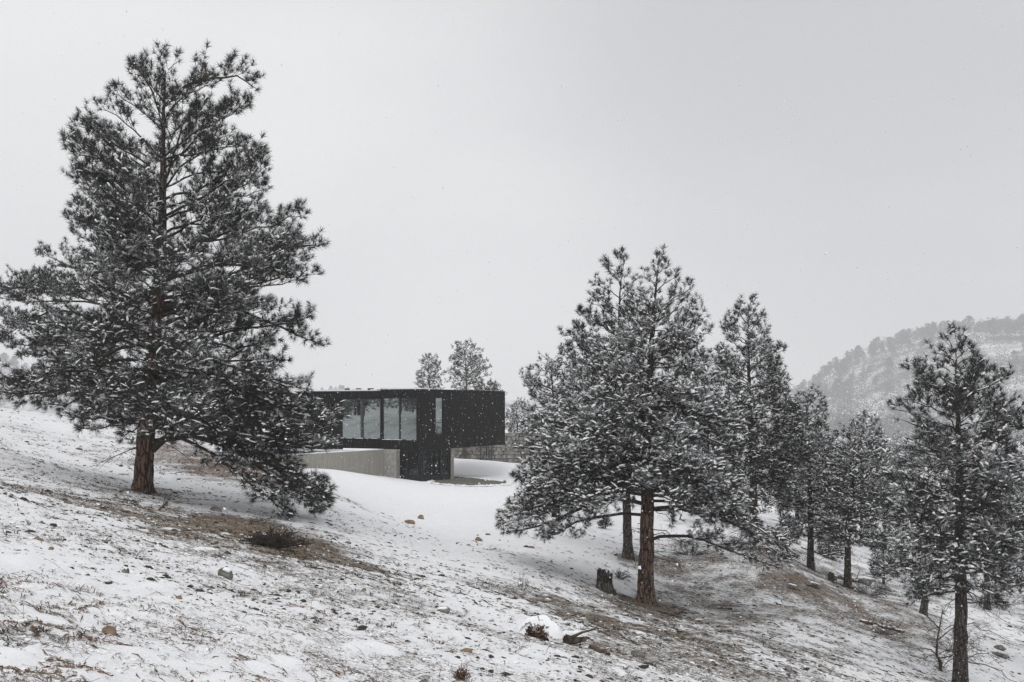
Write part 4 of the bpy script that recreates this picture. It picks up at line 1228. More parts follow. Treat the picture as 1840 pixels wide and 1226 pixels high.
m = MB(); m.prism(rect(0.06, 0.32, rD + 0.01, rpos(815, .1)), -5.9, ZB - .004); hb(m, 'column', M['concrete_grey'], bevel=0.01)
# terrace: board marked concrete wall coming forward, deck, snow lines
tw = thing('retaining_wall', (CN[0], CN[1], ZG), 'tan board marked concrete retaining wall below the black house windows', 'wall')
lP = lpos(689.5, -0.35)
m = MB(); m.prism([hp(lP, -.35), hp(lpos(712, -.35), -.35), hp(lpos(712, -.35), .1), hp(lP, .1)], -6.2, -2.81); hb(m, 'wall_end', M['concrete_grey'], tw)
nb = 30
for i in range(nb):                                   # board marked lifts, each a plank wide
    r0 = -.353 - i * 0.42; r1 = r0 - 0.4165
    m = MB(); q = rb.uniform(0, .006)
    m.prism([hp(lP - q, r0), hp(lP - q, r1), hp(lP + .28, r1), hp(lP + .28, r0)], -6.2, -2.83); hb(m, 'panel', M['concrete'], tw)
m = MB()
for i in range(60):
    r0 = -.36 - i * .21; m.prism([hp(lP - .005, r0), hp(lP - .005, r0 - .211), hp(lP + .29, r0 - .211), hp(lP + .29, r0)], -2.828, -2.80 + rb.uniform(0, .03))
hb(m, 'snow', M['snow'], tw)
dk = thing('terrace', (CN[0], CN[1], ZG), 'dark wet terrace between the black house and the concrete wall', 'terrace')
m = MB(); m.prism([hp(lP + .3, .1), hp(lP + .3, -12), hp(lP + 14, -12), hp(lP + 14, .1)], -6, -3.02); hb(m, 'deck', M['deck'], dk)
m = MB()
for i in range(40):
    l0 = lP + .35 + i * .3; m.prism(rect(l0, l0 + .301, -.5, .12), -3.018, -2.9 + rb.uniform(-.03, .03))
hb(m, 'snow', M['snow'], dk)

# gravel strip under the overhang and the snow bank behind it
gpts = [P(*q) for q in ((770,865,75),(800,869,74.6),(850,875,74.2),(880,877,74),(912,872,76),(918,869,78),(880,866,80),(850,862,82),(815,856,83),(790,852,82))]
m = MB()
gl = [(p[0], p[1], float(gz(p[0], p[1])[0]) + 0.05) for p in gpts]
m.add(gl + [(p[0], p[1], p[2] - .3) for p in gl], [list(range(10))] + [[i, 10 + i, 10 + (i + 1) % 10, (i + 1) % 10] for i in range(10)])
m.build('gravel_strip', M['gravel'], kind='structure')
rg = np.random.default_rng(12)
ee = np.concatenate([np.array([(p[0], p[1], p[2]) for p in gl])[k] + (np.array(gl[(k + 1) % 10]) - np.array(gl[k])) * rg.random((26, 1)) for k in range(10)]) + rg.normal(0, .1, (260, 3)) * np.array([1, 1, 0])
ee[:, 2] = gz(ee[:, 0], ee[:, 1]) + .04
sz = np.stack([rg.uniform(.08, .3, 260), rg.uniform(.06, .16, 260), rg.uniform(.02, .07, 260)], -1)
v, f = dome_snow(ee, rg.normal(0, 1, (260, 3)) * np.array([1, 1, .05]), sz, rg)
link('snow_clods', mesh_np('snow_clods', v, [(f, 0, True)], [M['snow']]), None, 'lumps of snow along the edge of the gravel strip', 'snow', None, 'stuff')
nu, nv = 40, 16
bu, bv = np.meshgrid(np.linspace(0, 1, nu), np.linspace(0, 1, nv))
bx = (-6.5 + 12.5 * bu); by = 86.2 + 6.5 * bv - .35 * (bx + 6.5) * .3
top = np.interp(bu, [0, .25, .6, 1], [-4.0, -4.15, -4.5, -5.1])
bz = -5.75 + (top + 5.75) * np.sin(np.clip(bv * 1.25, 0, 1) * math.pi / 2) ** 1.3 + 0.15 * (fbm(bx / 1.5, by / 1.5, 3, 8) - .5)
ii = np.arange(nu * nv).reshape(nv, nu)
bq = np.stack([ii[:-1, :-1], ii[:-1, 1:], ii[1:, 1:], ii[1:, :-1]], -1).reshape(-1, 4)
link('snow_bank', mesh_np('snow_bank', np.stack([bx, by, bz], -1).reshape(-1, 3), [(bq, 0)], [M['snow']], True), kind='structure')
# rough stone wall behind the bank
sw = thing('stone_wall', (-2, 94.8, -6), 'rough grey stone wall behind the snow bank under the overhang', 'wall')
sp_ = np.random.default_rng(9)
M['stone'] = m_noise('grey_stone', (0.17, 0.163, 0.15), (0.40, 0.385, 0.36), 3, 0.9, 0.15, 0.5)
m = MB()
for rI in range(12):
    x = -6 + sp_.random() * .3
    while x < 9:
        w_ = sp_.uniform(.25, .6); z0 = .3 + rI * .3
        yj = sp_.normal(0, .04)
        v = np.array([(x, yj, z0), (x + w_ - .03, yj, z0), (x + w_ - .03, .4, z0), (x, .4, z0), (x, yj, z0 + .27), (x + w_ - .03, yj, z0 + .27), (x + w_ - .03, .4, z0 + .27), (x, .4, z0 + .27)]) + sp_.normal(0, .02, (8, 3))
        m.add(v, [(0, 1, 5, 4), (1, 2, 6, 5), (2, 3, 7, 6), (3, 0, 4, 7), (4, 5, 6, 7), (3, 2, 1, 0)])
        x += w_
m.build('stonework', M['stone'], sw, kind='stuff')
m = MB(); m.prism([(-6, .2), (9, .2), (9, .6), (-6, .6)], 0, 3.8); m.build('core', M['gravel'], sw)
for px, w_, mat in ((834.5, .3, 'timber'), (864, .06, 'frame'), (874, .06, 'frame'), (883, .06, 'frame')):
    x = (px - CX) / F * 94.6
    m = MB(); m.prism([(x + 2 - w_ / 2, -.28), (x + 2 + w_ / 2, -.28), (x + 2 + w_ / 2, -.1), (x + 2 - w_ / 2, -.1)], 0.3, 3.9); m.build('post', M[mat], sw)

# ------------------------------------------------------------------ rocks, stumps, logs, shrubs
M['rock_orange'] = m_noise('orange_rock', (0.135, 0.095, 0.068), (0.29, 0.21, 0.15), 7, 0.9, 0.15, 0.5)
M['rock_grey'] = m_noise('grey_rock', (0.07, 0.066, 0.06), (0.21, 0.195, 0.18), 7, 0.9, 0.15, 0.5)
M['rock_lichen'] = m_noise('lichen_rock', (0.075, 0.075, 0.064), (0.195, 0.192, 0.17), 9, 0.9, 0.15, 0.5)
def rock_mesh(sx, sy, sz, seed, sub=3):
    bm = bmesh.new(); bmesh.ops.create_icosphere(bm, subdivisions=sub, radius=1)
    v = np.array([p.co[:] for p in bm.verts]); f = np.array([[q.index for q in t.verts] for t in bm.faces]); bm.free()
    rr = np.random.default_rng(seed)
    for k in range(9):                                   # chip flat facets
        nrm = norm(rr.normal(0, 1, 3)); dd = rr.uniform(.55, .85)
        e = v @ nrm - dd; v = v - np.maximum(e, 0)[:, None] * nrm * .85
    n_ = fbm(v[:, 0] * 2 + v[:, 2] + seed, v[:, 1] * 2 - v[:, 2], 3, seed) - .5
    v = v * (1 + .25 * n_[:, None])
    return v * np.array([sx, sy, sz]), f
ROCKS = [
 (62,971,30,12,'rock_orange','flat tan rock at left edge of the near slope'),
 (196,1146,26,24,'rock_orange','brown upright rock poking from snow at lower left'),
 (737,940,20,9,'rock_orange','flatter of the two orange rocks on the snowy swale below the house'),
 (757,934,12,11,'rock_orange','rounder of the two orange rocks on the snowy swale below the house'),
 (860,971,16,9,'rock_orange','brown rock alone in the snowy swale left of the pine branch'),
 (907,921,10,8,'rock_orange','small brown rock near branch tips below the house'),
 (796,1100,28,14,'rock_grey','grey slab rock topped with snow at middle of the near slope'),
 (405,1038,28,22,'rock_lichen','greenish lichen rock in the near left slope'),
 (122,904,14,7,'rock_lichen','small mossy stone left of the largest pine trunk'),
 (30,876,26,8,'rock_grey','long grey stone below the left ridge'),
 (225,1035,16,12,'rock_grey','dark stone beside snow pillows on the near slope'),
 (92,992,9,8,'rock_orange','small brown stone right of the flat tan rock'),
 (625,977,12,6,'rock_grey','dark stone at edge of the snowy swale'),
 (655,1073,9,6,'rock_orange','reddish stone on the grassy slope below the dark shrub'),
 (803,1065,8,5,'rock_orange','tiny reddish stone in the centre of the swale'),
 (955,984,11,6,'rock_orange','brown stone under the low left branch of orange trunk pine'),
 (877,963,9,5,'rock_grey','dark stone just behind the brown rock in the swale'),
 (1429,1002,16,12,'rock_grey','rounded grey boulder right of the rounded top pine trunk'),
 (1462,1056,30,14,'rock_grey','brown flat boulder on the bare brown bank'),
 (1424,1057,20,12,'rock_grey','pale grey boulder on the slope before the brown bank'),
 (1553,1049,36,18,'rock_grey','dark boulder at foot of the dark pine with bare stem'),
 (1497,1042,14,13,'rock_grey','small upright dark rock left of the dark pine stem'),
 (1590,1060,26,9,'rock_grey','low slab rock right of the dark boulder in the wood'),
 (1145,1182,26,12,'rock_grey','dark half buried rock near the bottom centre'),
 (760,1225,20,8,'rock_grey','grey stone at the bottom edge of the photo'),
 (1795,1168,26,9,'rock_grey','upper flat dark stone right of the open grey pine'),
 (1798,1180,30,9,'rock_grey','lower flat dark stone right of the open grey pine'),
 (388,918,20,10,'rock_grey','tilted grey stone right of the largest pine trunk'),
 (300,899,12,12,'rock_grey','dark stone at the right foot of the largest pine'),
]
for i, (px, py, wpx, hpx, mt, lab) in enumerate(ROCKS):
    x, y = hit(px, py)
    k = y / F
    sx, sz = max(wpx * k / 2, .04) * 1.1, max(hpx * k / 2, .03) * 1.25
    v, f = rock_mesh(sx, sx * .8, sz, 400 + i, 3)
    r = link('rock', mesh_np('rock', v, [(f, 0)], [M[mt]], False), None, lab, 'rock', 'rocks on the snowy ground', None, (x, y, float(gz(x, y)[0]) + sz * .25))
    r.rotation_euler = (0, random.uniform(-.15, .3), random.uniform(-.5, .5))
    if 'topped' in lab or i in (0, 7, 18, 20, 19, 10):
        v2, f2 = rock_mesh(sx * .82, sx * .6, sz * .32, 900 + i, 2); v2 = v2 + np.array([0, sx * .12, sz * .66])
        link('snow', mesh_np('snow', v2, [(f2, 0, True)], [M['snow']]), r)

def stump(px, py, wpx, hpx, lab, seed, lean=0.0):
    x, y = hit(px, py); k = y / F; R, H = wpx * k / 2, hpx * k
    rr = np.random.default_rng(seed)
    t = thing('tree_stump', (x, y, float(gz(x, y)[0]) - .04), lab, 'tree stump')
    ns = 20; th = np.arange(ns) * 2 * math.pi / ns
    v = []
    zs_ = np.array([-.1, .0, .08, .2, .45, .7, .9, 1.0]) 
    ridg = 1 + .09 * np.cos(th * 5 + 1) + rr.normal(0, .04, ns)
    top = 1 + .14 * np.cos(th + 2.2) + rr.normal(0, .06, ns)
    for z in zs_:
        rad = R * (1 + .55 * math.exp(-max(z, 0) * 6)) * ridg * (1 + rr.normal(0, .025, ns))
        v.append(np.stack([rad * np.cos(th) + lean * z * H, rad * np.sin(th), H * z * (1 + (top - 1) * z)], -1))
    v.append(np.stack([R * .72 * np.cos(th) + lean * H, R * .72 * np.sin(th), H * (top - .03)], -1))
    v.append(np.stack([R * .6 * np.cos(th) + lean * H, R * .6 * np.sin(th), np.full(ns, H * .72)], -1))
    n = len(v); q = []
    for a in range(n - 1):
        for i in range(ns): q.append((a * ns + i, a * ns + (i + 1) % ns, (a + 1) * ns + (i + 1) % ns, (a + 1) * ns + i))
    V = np.vstack(v + [[[lean * H, 0, H * .7]]])
    tri = [((n - 1) * ns + i, (n - 1) * ns + (i + 1) % ns, len(V) - 1) for i in range(ns)]
    link('stump_wood', mesh_np('stump_wood', V, [(np.array(q), 0, True), (np.array(tri), 0, True)], [M['stumpwood']]), t)
    rim = v[7][rr.permutation(ns)[:9]] * np.array([.9, .9, 1])
    v2, f2 = dome_snow(rim + np.array([0, 0, .01]), np.stack([-rim[:, 1], rim[:, 0], np.zeros(9)], -1) + 1e-3, np.tile([R * .28, R * .14, R * .1], (9, 1)), rr)
    link('snow', mesh_np('snow', v2, [(f2, 0, True)], [M['snow']]), t)
M['stumpwood'] = m_bark('stump_wood', (0.055, 0.05, 0.042), (0.13, 0.12, 0.10), (0.018, 0.016, 0.014), 1.2, 0.25)
stump(1086, 1064, 26, 38, 'hollow weathered stump in snow left of the orange brown trunk', 3)
stump(1658, 1106, 13, 30, 'dark burnt snag stump beneath branches of the open grey pine', 4, .15)
stump(1492, 1044, 9, 16, 'small broken stump left of the dark pine stem', 6, .1)

def log(px0, py0, px1, py1, r, lab, seed, snow=True, mat='deadwood', lift=.6, stubs=3):
    x0, y0 = hit(px0, py0); x1, y1 = hit(px1, py1)
    a = np.array([x0, y0, float(gz(x0, y0)[0]) + r * lift]); b_ = np.array([x1, y1, float(gz(x1, y1)[0]) + r * lift])
    rr = np.random.default_rng(seed)
    t = thing('fallen_log', tuple(a), lab, 'log', None)
    n = 12; pts = np.linspace(0, 1, n)[:, None] * (b_ - a)[None]
    g = np.array([float(gz(a[0] + p[0], a[1] + p[1])[0]) for p in pts]) + r * lift - a[2]
    pts[:, 2] = np.maximum(pts[:, 2], g)
    pts[1:-1] += rr.normal(0, r * .25, (n - 2, 3))
    m = MB(); m.tube(pts, r * np.linspace(1, .65, n) * (1 + rr.normal(0, .08, n)), 10, jit=r * .06, rng=rr)
    m.build('log_wood', M[mat], t, smooth=True)
    for q in range(stubs):
        i = rr.integers(2, n - 1); d_ = norm(rr.normal(0, 1, 3) + np.array([0, 0, .7])); L = rr.uniform(3, 8) * r
        m = MB(); m.tube([pts[i], pts[i] + d_ * L * .5, pts[i] + d_ * L + rr.normal(0, r * .5, 3)], [r * .35, r * .22, r * .1], 6); m.build('branch', M[mat], t, smooth=True)
    if snow:
        s_ = rr.uniform(0.02, .98, 14); cen = np.stack([np.interp(s_, np.linspace(0, 1, n), pts[:, c]) for c in range(3)], -1) + np.array([0, 0, r * .8])
        v2, f2 = dome_snow(cen, np.tile(b_ - a, (14, 1)), np.stack([rr.uniform(.8, 2.2, 14) * r, np.full(14, r * .7), np.full(14, r * .45)], -1), rr)
        link('snow', mesh_np('snow', v2, [(f2, 0, True)], [M['snow']]), t)
    return t
log(1012,1160,1050,1163,.10,'short broken log beside the snow covered brush pile',1, True, 'deadwood', .9, 1)
log(1062,1172,1095,1186,.05,'thin rotten log half sunk in soil right of brush pile',2, False, 'deadwood', .3, 1)
log(1545,1117,1625,1140,.06,'fallen snowy limb with broken twigs on the right slope',5, True, 'deadwood', 1.0, 7)
log(1490,1036,1545,1048,.09,'fallen dark log behind the bare stem of dark pine',7, True, 'deadwood', .7, 3)
log(1440,985,1500,1005,.05,'thin fallen trunk in snow behind bushy dark pine',8, True, 'deadwood', .8, 2)
log(1175,1100,1225,1112,.045,'dark root lying from the foot of the orange trunk',9, False, 'deadwood', .6, 3)
log(1215,1108,1232,1098,.03,'dead stick propped right of the orange trunk',10, False, 'deadwood', 1.6, 2)
log(260,975,310,990,.02,'pale stick lying in brown grass left of dark shrub',12, True, 'deadwood', 1.0, 1)
log(300,906,285,918,.03,'dead stick in front of the largest pine foot',13, False, 'deadwood', 1.0, 2)

def brush(px, py, wpx, hpx, lab, cat, name, seed, nst, mats, snow=0, leaf=None, spread_=1.0, curve=.3, rad=.008):
    x, y = hit(px, py); k = y / F; Wd, H = wpx * k / 2, hpx * k
    rr = np.random.default_rng(seed)
    t = thing(name, (x, y, float(gz(x, y)[0]) - .02), lab, cat)
    az = rr.random(nst) * 6.283; el = rr.random(nst)
    out = Wd * np.sqrt(rr.random(nst)) * spread_
    b0 = np.stack([np.cos(az) * Wd * .15, np.sin(az) * Wd * .15, np.zeros(nst)], -1)
    tip = np.stack([np.cos(az) * out, np.sin(az) * out, H * (1 - .6 * (out / Wd) ** 2) * rr.uniform(.5, 1.05, nst)], -1)
    mid = (b0 + tip) / 2 + np.stack([np.zeros(nst), np.zeros(nst), H * curve * rr.random(nst)], -1) + rr.normal(0, .05 * Wd, (nst, 3))
    ts = np.linspace(0, 1, 6)[None, :, None]
    SPt = (1 - ts) ** 2 * b0[:, None] + 2 * ts * (1 - ts) * mid[:, None] + ts ** 2 * tip[:, None]
    v, f = tubes(SPt, np.full((nst, 6), rad) * np.linspace(1, .35, 6)[None], 4)
    ii = np.repeat(np.arange(nst), 7); s_ = rr.uniform(.25, 1, len(ii)); a0, g_ = sample(SPt, ii, s_)
    d_ = norm(g_ * .6 + rr.normal(0, .7, (len(ii), 3))); l_ = rr.uniform(.08, .3, len(ii)) * max(Wd, H) * .8
    Q = np.stack([a0, a0 + d_ * l_[:, None] * .5, a0 + d_ * l_[:, None]], 1)
    v2, f2 = tubes(Q, np.full((len(ii), 3), rad * .5), 3)
    link('stems', mesh_np('stems', np.vstack([v, v2]), [(f, 0, True), (f2 + len(v), 0, True)], [M[mats]]), t, kind='stuff')
    if leaf:
        mat, per, ll, lw_ = leaf
        e = Q[:, -1]; N = len(e)
        dn = norm(rr.normal(0, 1, (N, per, 3)) + np.array([0, 0, .4])); og = e[:, None] + rr.normal(0, .03, (N, per, 3))
        wd = norm(np.cross(dn, rr.normal(0, 1, (N, per, 3)))) * lw_
        V = np.stack([og - wd, og + wd, og + dn * ll], 2).reshape(-1, 3)
        link('foliage', mesh_np('foliage', V, [(np.arange(len(V)).reshape(-1, 3), 0)], [M[mat]]), t, kind='stuff')
    if snow:
        c = Q[rr.permutation(len(Q))[:snow], -1] + np.array([0, 0, .02])
        sz = np.stack([rr.uniform(.03, .09, len(c)), rr.uniform(.015, .04, len(c)), rr.uniform(.01, .025, len(c))], -1) * (H / .6) ** .5
        v2, f2 = dome_snow(c, rr.normal(0, 1, (len(c), 3)) * np.array([1, 1, .2]), sz, rr)
        link('snow', mesh_np('snow', v2, [(f2, 0, True)], [M['snow']]), t, kind='stuff')
    return t
M['dry_leaf'] = m_noise('dry_leaf', (0.075, 0.043, 0.032), (0.165, 0.10, 0.07), 14, 0.85, 0.1)
M['dry_grass'] = m_noise('dry_grass', (0.16, 0.115, 0.065), (0.30, 0.23, 0.14), 14, 0.85, 0.1)
brush(492,990,120,40,'dark dead tangled shrub in the brown grass patch right of largest pine','shrub','dead_shrub',31,110,'twig',6,('needle',1,.06,.005),1.15,.35,.011)
brush(455,978,60,30,'twiggy grey brush at left of the dark dead shrub','shrub','dead_shrub',32,24,'deadwood',10,None,1.2,.3,.008)
brush(972,1153,56,30,'brush pile of rusty leaves capped with thick snow','brush pile','brush_pile',33,46,'deadwood',0,('dry_leaf',5,.07,.018),1.0,.6,.01)
brush(1085,952,30,26,'small snowy conifer seedling behind the low pine branch','sapling','pine_sapling',34,24,'twig',10,('needle',7,.12,.008),.9,.2,.006)
brush(1030,968,40,16,'sparse dark twigs in snow under the bare low branch','brush','brush',35,16,'twig',4,None,1.2,.2,.006)
brush(940,1062,34,40,'bare dark weeds standing in the centre swale','weed','dry_weed',36,12,'twig',2,None,1.0,.1,.005)
brush(1115,1040,40,22,'dark low brush between stump and orange trunk','brush','brush',37,26,'twig',8,('needle',3,.06,.006),1.2,.3,.007)
brush(1590,1140,70,30,'snow dusted dead brush around the fallen limb','brush','brush',38,40,'deadwood',26,None,1.2,.3,.007)
brush(1690,1205,30,36,'dark twigs at foot of the crooked dead sapling','brush','brush',39,18,'twig',3,None,1.0,.2,.006)
brush(1720,1180,120,60,'twiggy thicket around the base of the open grey pine','brush','brush',42,46,'twig',20,('needle',2,.08,.006),1.2,.3,.007)
brush(1560,1072,90,26,'dark brush around the boulder in the wood','brush','brush',43,40,'twig',20,('needle',4,.08,.007),1.2,.3,.007)
brush(1240,1000,110,34,'snowy low brush behind the orange brown trunk','brush','brush',44,50,'twig',40,('needle',3,.09,.008),1.2,.3,.007)
brush(1800,1095,80,50,'snowy brush behind the open grey pine at right','brush','brush',45,40,'twig',30,('needle',3,.09,.008),1.2,.3,.007)
brush(405,828,60,18,'low green brush under the hanging pine limb','brush','brush',46,26,'twig',12,('needle',4,.1,.008),1.2,.3,.007)
brush(230,905,60,16,'dry twigs at the left foot of the largest pine','brush','brush',47,22,'twig',4,None,1.3,.2,.006)
brush(830,1226,30,24,'rusty grass tuft at the bottom edge near the centre','grass tuft','grass_tuft',48,34,'dry_grass',0,('dry_leaf',2,.05,.004),1.0,.3,.003)
brush(1410,1005,70,26,'snow dusted twigs between rounded top pine and bushy dark pine stems','brush','brush',51,40,'twig',26,('needle',3,.09,.008),1.2,.3,.007)
brush(1485,1000,80,28,'snow dusted brush between the two dark pine stems','brush','brush',52,44,'twig',34,('needle',3,.09,.008),1.2,.3,.007)
brush(1600,1035,90,30,'snowy brush right of the boulder in the wood','brush','brush',53,46,'twig',36,('needle',3,.09,.008),1.2,.3,.007)
brush(1680,1070,90,34,'snowy brush just behind the burnt snag stump','brush','brush',54,46,'twig',36,('needle',3,.09,.008),1.2,.3,.007)
brush(1760,1060,80,30,'snowy brush at foot of stem right of the open grey pine','brush','brush',55,40,'twig',30,('needle',3,.09,.008),1.2,.3,.007)
brush(1330,985,80,26,'snowy brush left of the rounded top pine stem','brush','brush',56,40,'twig',28,('needle',3,.09,.008),1.2,.3,.007)
# snow cap of the brush pile
x, y = hit(975, 1148); k = y / F
rr = np.random.default_rng(50)
cap = [(-.20,.05,.40,.30,.2,.12),(.02,.0,.42,.34,.25,.13),(.20,-.12,.28,.26,.22,.15),(.30,-.2,.14,.24,.2,.14),(-.34,.05,.28,.2,.16,.09),(.1,.1,.46,.2,.2,.1),(.36,-.22,.05,.16,.14,.10)]
cap = np.array(cap) * np.array([.7, .7, .66, .7, .7, .75])
bp_ = [o for o in bpy.data.objects if o.name.startswith('brush_pile')][0]
gu, gv = np.meshgrid(np.linspace(-.62, .62, 84), np.linspace(-.46, .46, 62))
hs, rm = [], np.full(gu.shape, 9.0)
wob = 0.75 + 0.5 * fbm(gu * 5, gv * 5, 2, 5)
for c in cap:
    r2 = (((gu - c[0]) / c[3]) ** 2 + ((gv - c[1]) / c[4]) ** 2) * wob
    hs.append(c[2] + c[5] * (1.1 - 1.5 * r2)); rm = np.minimum(rm, r2)
hh = np.log(np.sum([np.exp(14 * h) for h in hs], 0)) / 14 - .04 + .05 * (fbm(gu * 6, gv * 6, 3, 92) - .5)
inside = (rm < 1) & (fbm(gu * 5, gv * 5, 2, 91) > .34)
gi = np.arange(gu.size).reshape(gu.shape)
cq = np.stack([gi[:-1, :-1], gi[:-1, 1:], gi[1:, 1:], gi[1:, :-1]], -1).reshape(-1, 4)
cq = cq[inside.ravel()[cq].all(1)]
top_ = np.stack([gu, gv, hh], -1).reshape(-1, 3); bot_ = top_ * np.array([.97, .97, 1]) - np.array([0, 0, .07])
cme = mesh_np('snow_cap', np.vstack([top_, bot_]), [(cq, 0, True), (cq[:, ::-1] + len(top_), 0, True)], [M['snow']])
link('snow_cap', cme, bp_)

# crooked dead sapling left of the open grey pine
x, y = hit(1690, 1205)
t = thing('dead_sapling', (x, y, float(gz(x, y)[0])), 'crooked bare sapling bending beside the open grey pine trunk', 'sapling')
k = y / F
def pathpx(pts): return np.array([((a - 1690) * k, dy, (1205 - c) * k) for a, c, dy in pts])
m = MB(); m.tube(pathpx([(1690,1210,0),(1690,1190,0),(1683,1175,0),(1686,1150,.1),(1692,1120,.1),(1697,1090,.1)]), [.06,.055,.045,.032,.022,.01], 8); m.build('stem', M['deadwood'], t, smooth=True)
for pts in ([(1686,1180,0),(1675,1168,.1),(1660,1166,.2),(1645,1170,.3)],[(1688,1150,.1),(1705,1130,-.1),(1725,1115,-.2)],[(1690,1130,.1),(1672,1110,.2),(1655,1100,.2)],[(1690,1182,0),(1712,1176,-.1),(1730,1168,-.1)]):
    m = MB(); m.tube(pathpx(pts), np.linspace(.026, .007, len(pts)), 6); m.build('branch', M['deadwood'], t, smooth=True)
# wire fence by the meadow
ft = thing('fence_post', (0, 0, 0), 'dark thin fence post by the snowy meadow at right edge', 'post', 'fence posts by the meadow')
x, y = P(1828, 1052, 78)[:2]; ft.location = (x, y, float(gz(x, y)[0]))
m = MB(); m.tube([(0, 0, -.2), (0.01, 0, .6), (0, 0, 1.25)], [.04, .04, .035], 7); m.build('post_shaft', M['timber'], ft)
m = MB(); m.tube([(0, 0, 1.25), (0, 0, 1.29)], [.045, .02], 7); m.build('snow', M['snow'], ft)

# ------------------------------------------------------------------ litter lying on the ground: grass blades, needles, twigs
def litter(N, seed, dlo, dhi, lmin, lmax, wmin, wmax, name, label, cat, mats, rustw=0, stand=0.0, umin=-.52, umax=.52, expo=1.0, bmin=None):
    rr = np.random.default_rng(seed)
    inv = 1 / dlo ** expo + rr.random(N * 4) * (1 / dhi ** expo - 1 / dlo ** expo)
    y = inv ** (-1 / expo); x = rr.uniform(umin, umax, N * 4) * y
    bb = gbare(x, y)
    cl = fbm(x / .5, y / .5, 3, seed)
    p = ss(.10, .42, bb) * ss(.30, .62, cl)
    if bmin: p = ss(bmin, bmin + .2, bb)
    if rustw:
        c = cover(x, y)[:, 2]; p = ss(.10, .7, c) * ss(.50, .64, cl) * ss(.05, .3, bb)
    ok = np.where(rr.random(N * 4) < p)[0][:N]
    x, y = x[ok], y[ok]; n = len(x)
    z = gz(x, y)
    a = math.radians(-53) + rr.normal(0, .5, n)
    gs_ = .75 + y * .022
    L = rr.uniform(lmin, lmax, n) * gs_; Wd = rr.uniform(wmin, wmax, n) * .5 * gs_
    dx, dy = np.cos(a) * L, np.sin(a) * L
    x1, y1 = x + dx, y + dy
    z1 = gz(x1, y1); xm, ym = x + dx * .5 + rr.normal(0, .012, n), y + dy * .5 + rr.normal(0, .012, n); zm = np.maximum(gz(xm, ym), (z + z1) / 2)
    lift = rr.uniform(.004, .02, n); sl_ = stand * rr.random(n) ** 2 * L
    p0 = np.stack([x, y, z + .002], -1); pm = np.stack([xm, ym, zm + lift + sl_ * .6], -1); p1 = np.stack([x1, y1, z1 + lift * .5 + sl_], -1)
    w = np.stack([-np.sin(a) * Wd, np.cos(a) * Wd, rr.normal(0, .6, n) * Wd], -1)
    V = np.stack([p0 - w * .6, p0 + w * .6, pm - w, pm + w, p1 - w * .25, p1 + w * .25], 1).reshape(-1, 3)
    base_ = np.arange(n)[:, None] * 6
    q = np.concatenate([base_ + np.array([[0, 1, 3, 2]]), base_ + np.array([[2, 3, 5, 4]])], 1).reshape(-1, 2, 4)
    mi = rr.integers(0, len(mats), n)
    gs = [(q[mi == k].reshape(-1, 4), k) for k in range(len(mats))]
    link(name, mesh_np(name, V, gs, mats), None, label, cat, None, 'stuff')
    print(name, n)
M['lit_dark'] = m_noise('litter_dark', (0.03, 0.027, 0.024), (0.075, 0.066, 0.058), 30, 0.9, 0.1)
M['lit_grey'] = m_noise('litter_grey', (0.09, 0.08, 0.07), (0.18, 0.16, 0.14), 30, 0.9, 0.1)
M['lit_tan'] = m_noise('litter_tan', (0.14, 0.105, 0.07), (0.27, 0.21, 0.145), 30, 0.9, 0.1)
M['lit_rust'] = m_noise('litter_rust', (0.11, 0.052, 0.032), (0.23, 0.115, 0.07), 30, 0.9, 0.1)
litter(25000, 61, 6, 30, .03, .13, .004, .010, 'grass', 'flattened dry grass blades poking through thin snow', 'grass', [M['lit_dark'], M['lit_grey'], M['lit_tan'], M['lit_tan']], expo=.8)
litter(17000, 66, 22, 60, .05, .17, .010, .022, 'grass', 'thin dark grass and twig litter on the farther slope', 'grass', [M['lit_dark'], M['lit_grey'], M['lit_dark'], M['lit_tan']], expo=.5)
litter(7000, 67, 18, 56, .05, .13, .008, .014, 'needle_litter', 'brown pine needle litter on bare soil beneath the pines', 'needle litter', [M['lit_tan'], M['lit_grey'], M['lit_dark']], expo=.6, bmin=.48)
litter(5200, 62, 6, 17, .05, .15, .005, .013, 'leaves', 'rusty dead leaves and needles on the near left slope', 'leaves', [M['lit_rust'], M['lit_rust'], M['lit_tan']], rustw=1, umax=0.1)
litter(1500, 63, 6, 30, .15, .45, .003, .006, 'dry_grass', 'long dry grass stalks above the snow', 'grass', [M['lit_tan'], M['lit_dark'], M['lit_rust']], stand=.5)
# tussocks: short bunches of grass leaning downhill, each with real height
rr = np.random.default_rng(68)
N = 9000
y = (1 / 6.5 ** .6 + rr.random(N) * (1 / 48 ** .6 - 1 / 6.5 ** .6)) ** (-1 / .6); x = rr.uniform(-.5, .5, N) * y
ok = rr.random(N) < ss(.12, .5, gbare(x, y)) * ss(.42, .6, fbm(x / 1.4, y / 1.4, 3, 44)); x, y = x[ok], y[ok]; n = len(x); nb_ = 9
z = gz(x, y); sc_ = rr.uniform(.5, 1.1, n) * (.8 + y * .02)
a = math.radians(-53) + rr.normal(0, .75, (n, nb_)); L = rr.uniform(.05, .14, (n, nb_)) * sc_[:, None]; el = rr.uniform(.15, .9, (n, nb_))
b0 = np.stack([x[:, None] + rr.normal(0, .02, (n, nb_)) * sc_[:, None], y[:, None] + rr.normal(0, .02, (n, nb_)) * sc_[:, None], np.repeat(z[:, None], nb_, 1) - .004], -1)
d1 = np.stack([np.cos(a) * np.cos(el), np.sin(a) * np.cos(el), np.sin(el)], -1)
p1 = b0 + d1 * L[..., None] * .6; p2 = p1 + np.stack([np.cos(a), np.sin(a), np.zeros_like(a) + .05], -1) * L[..., None] * .5
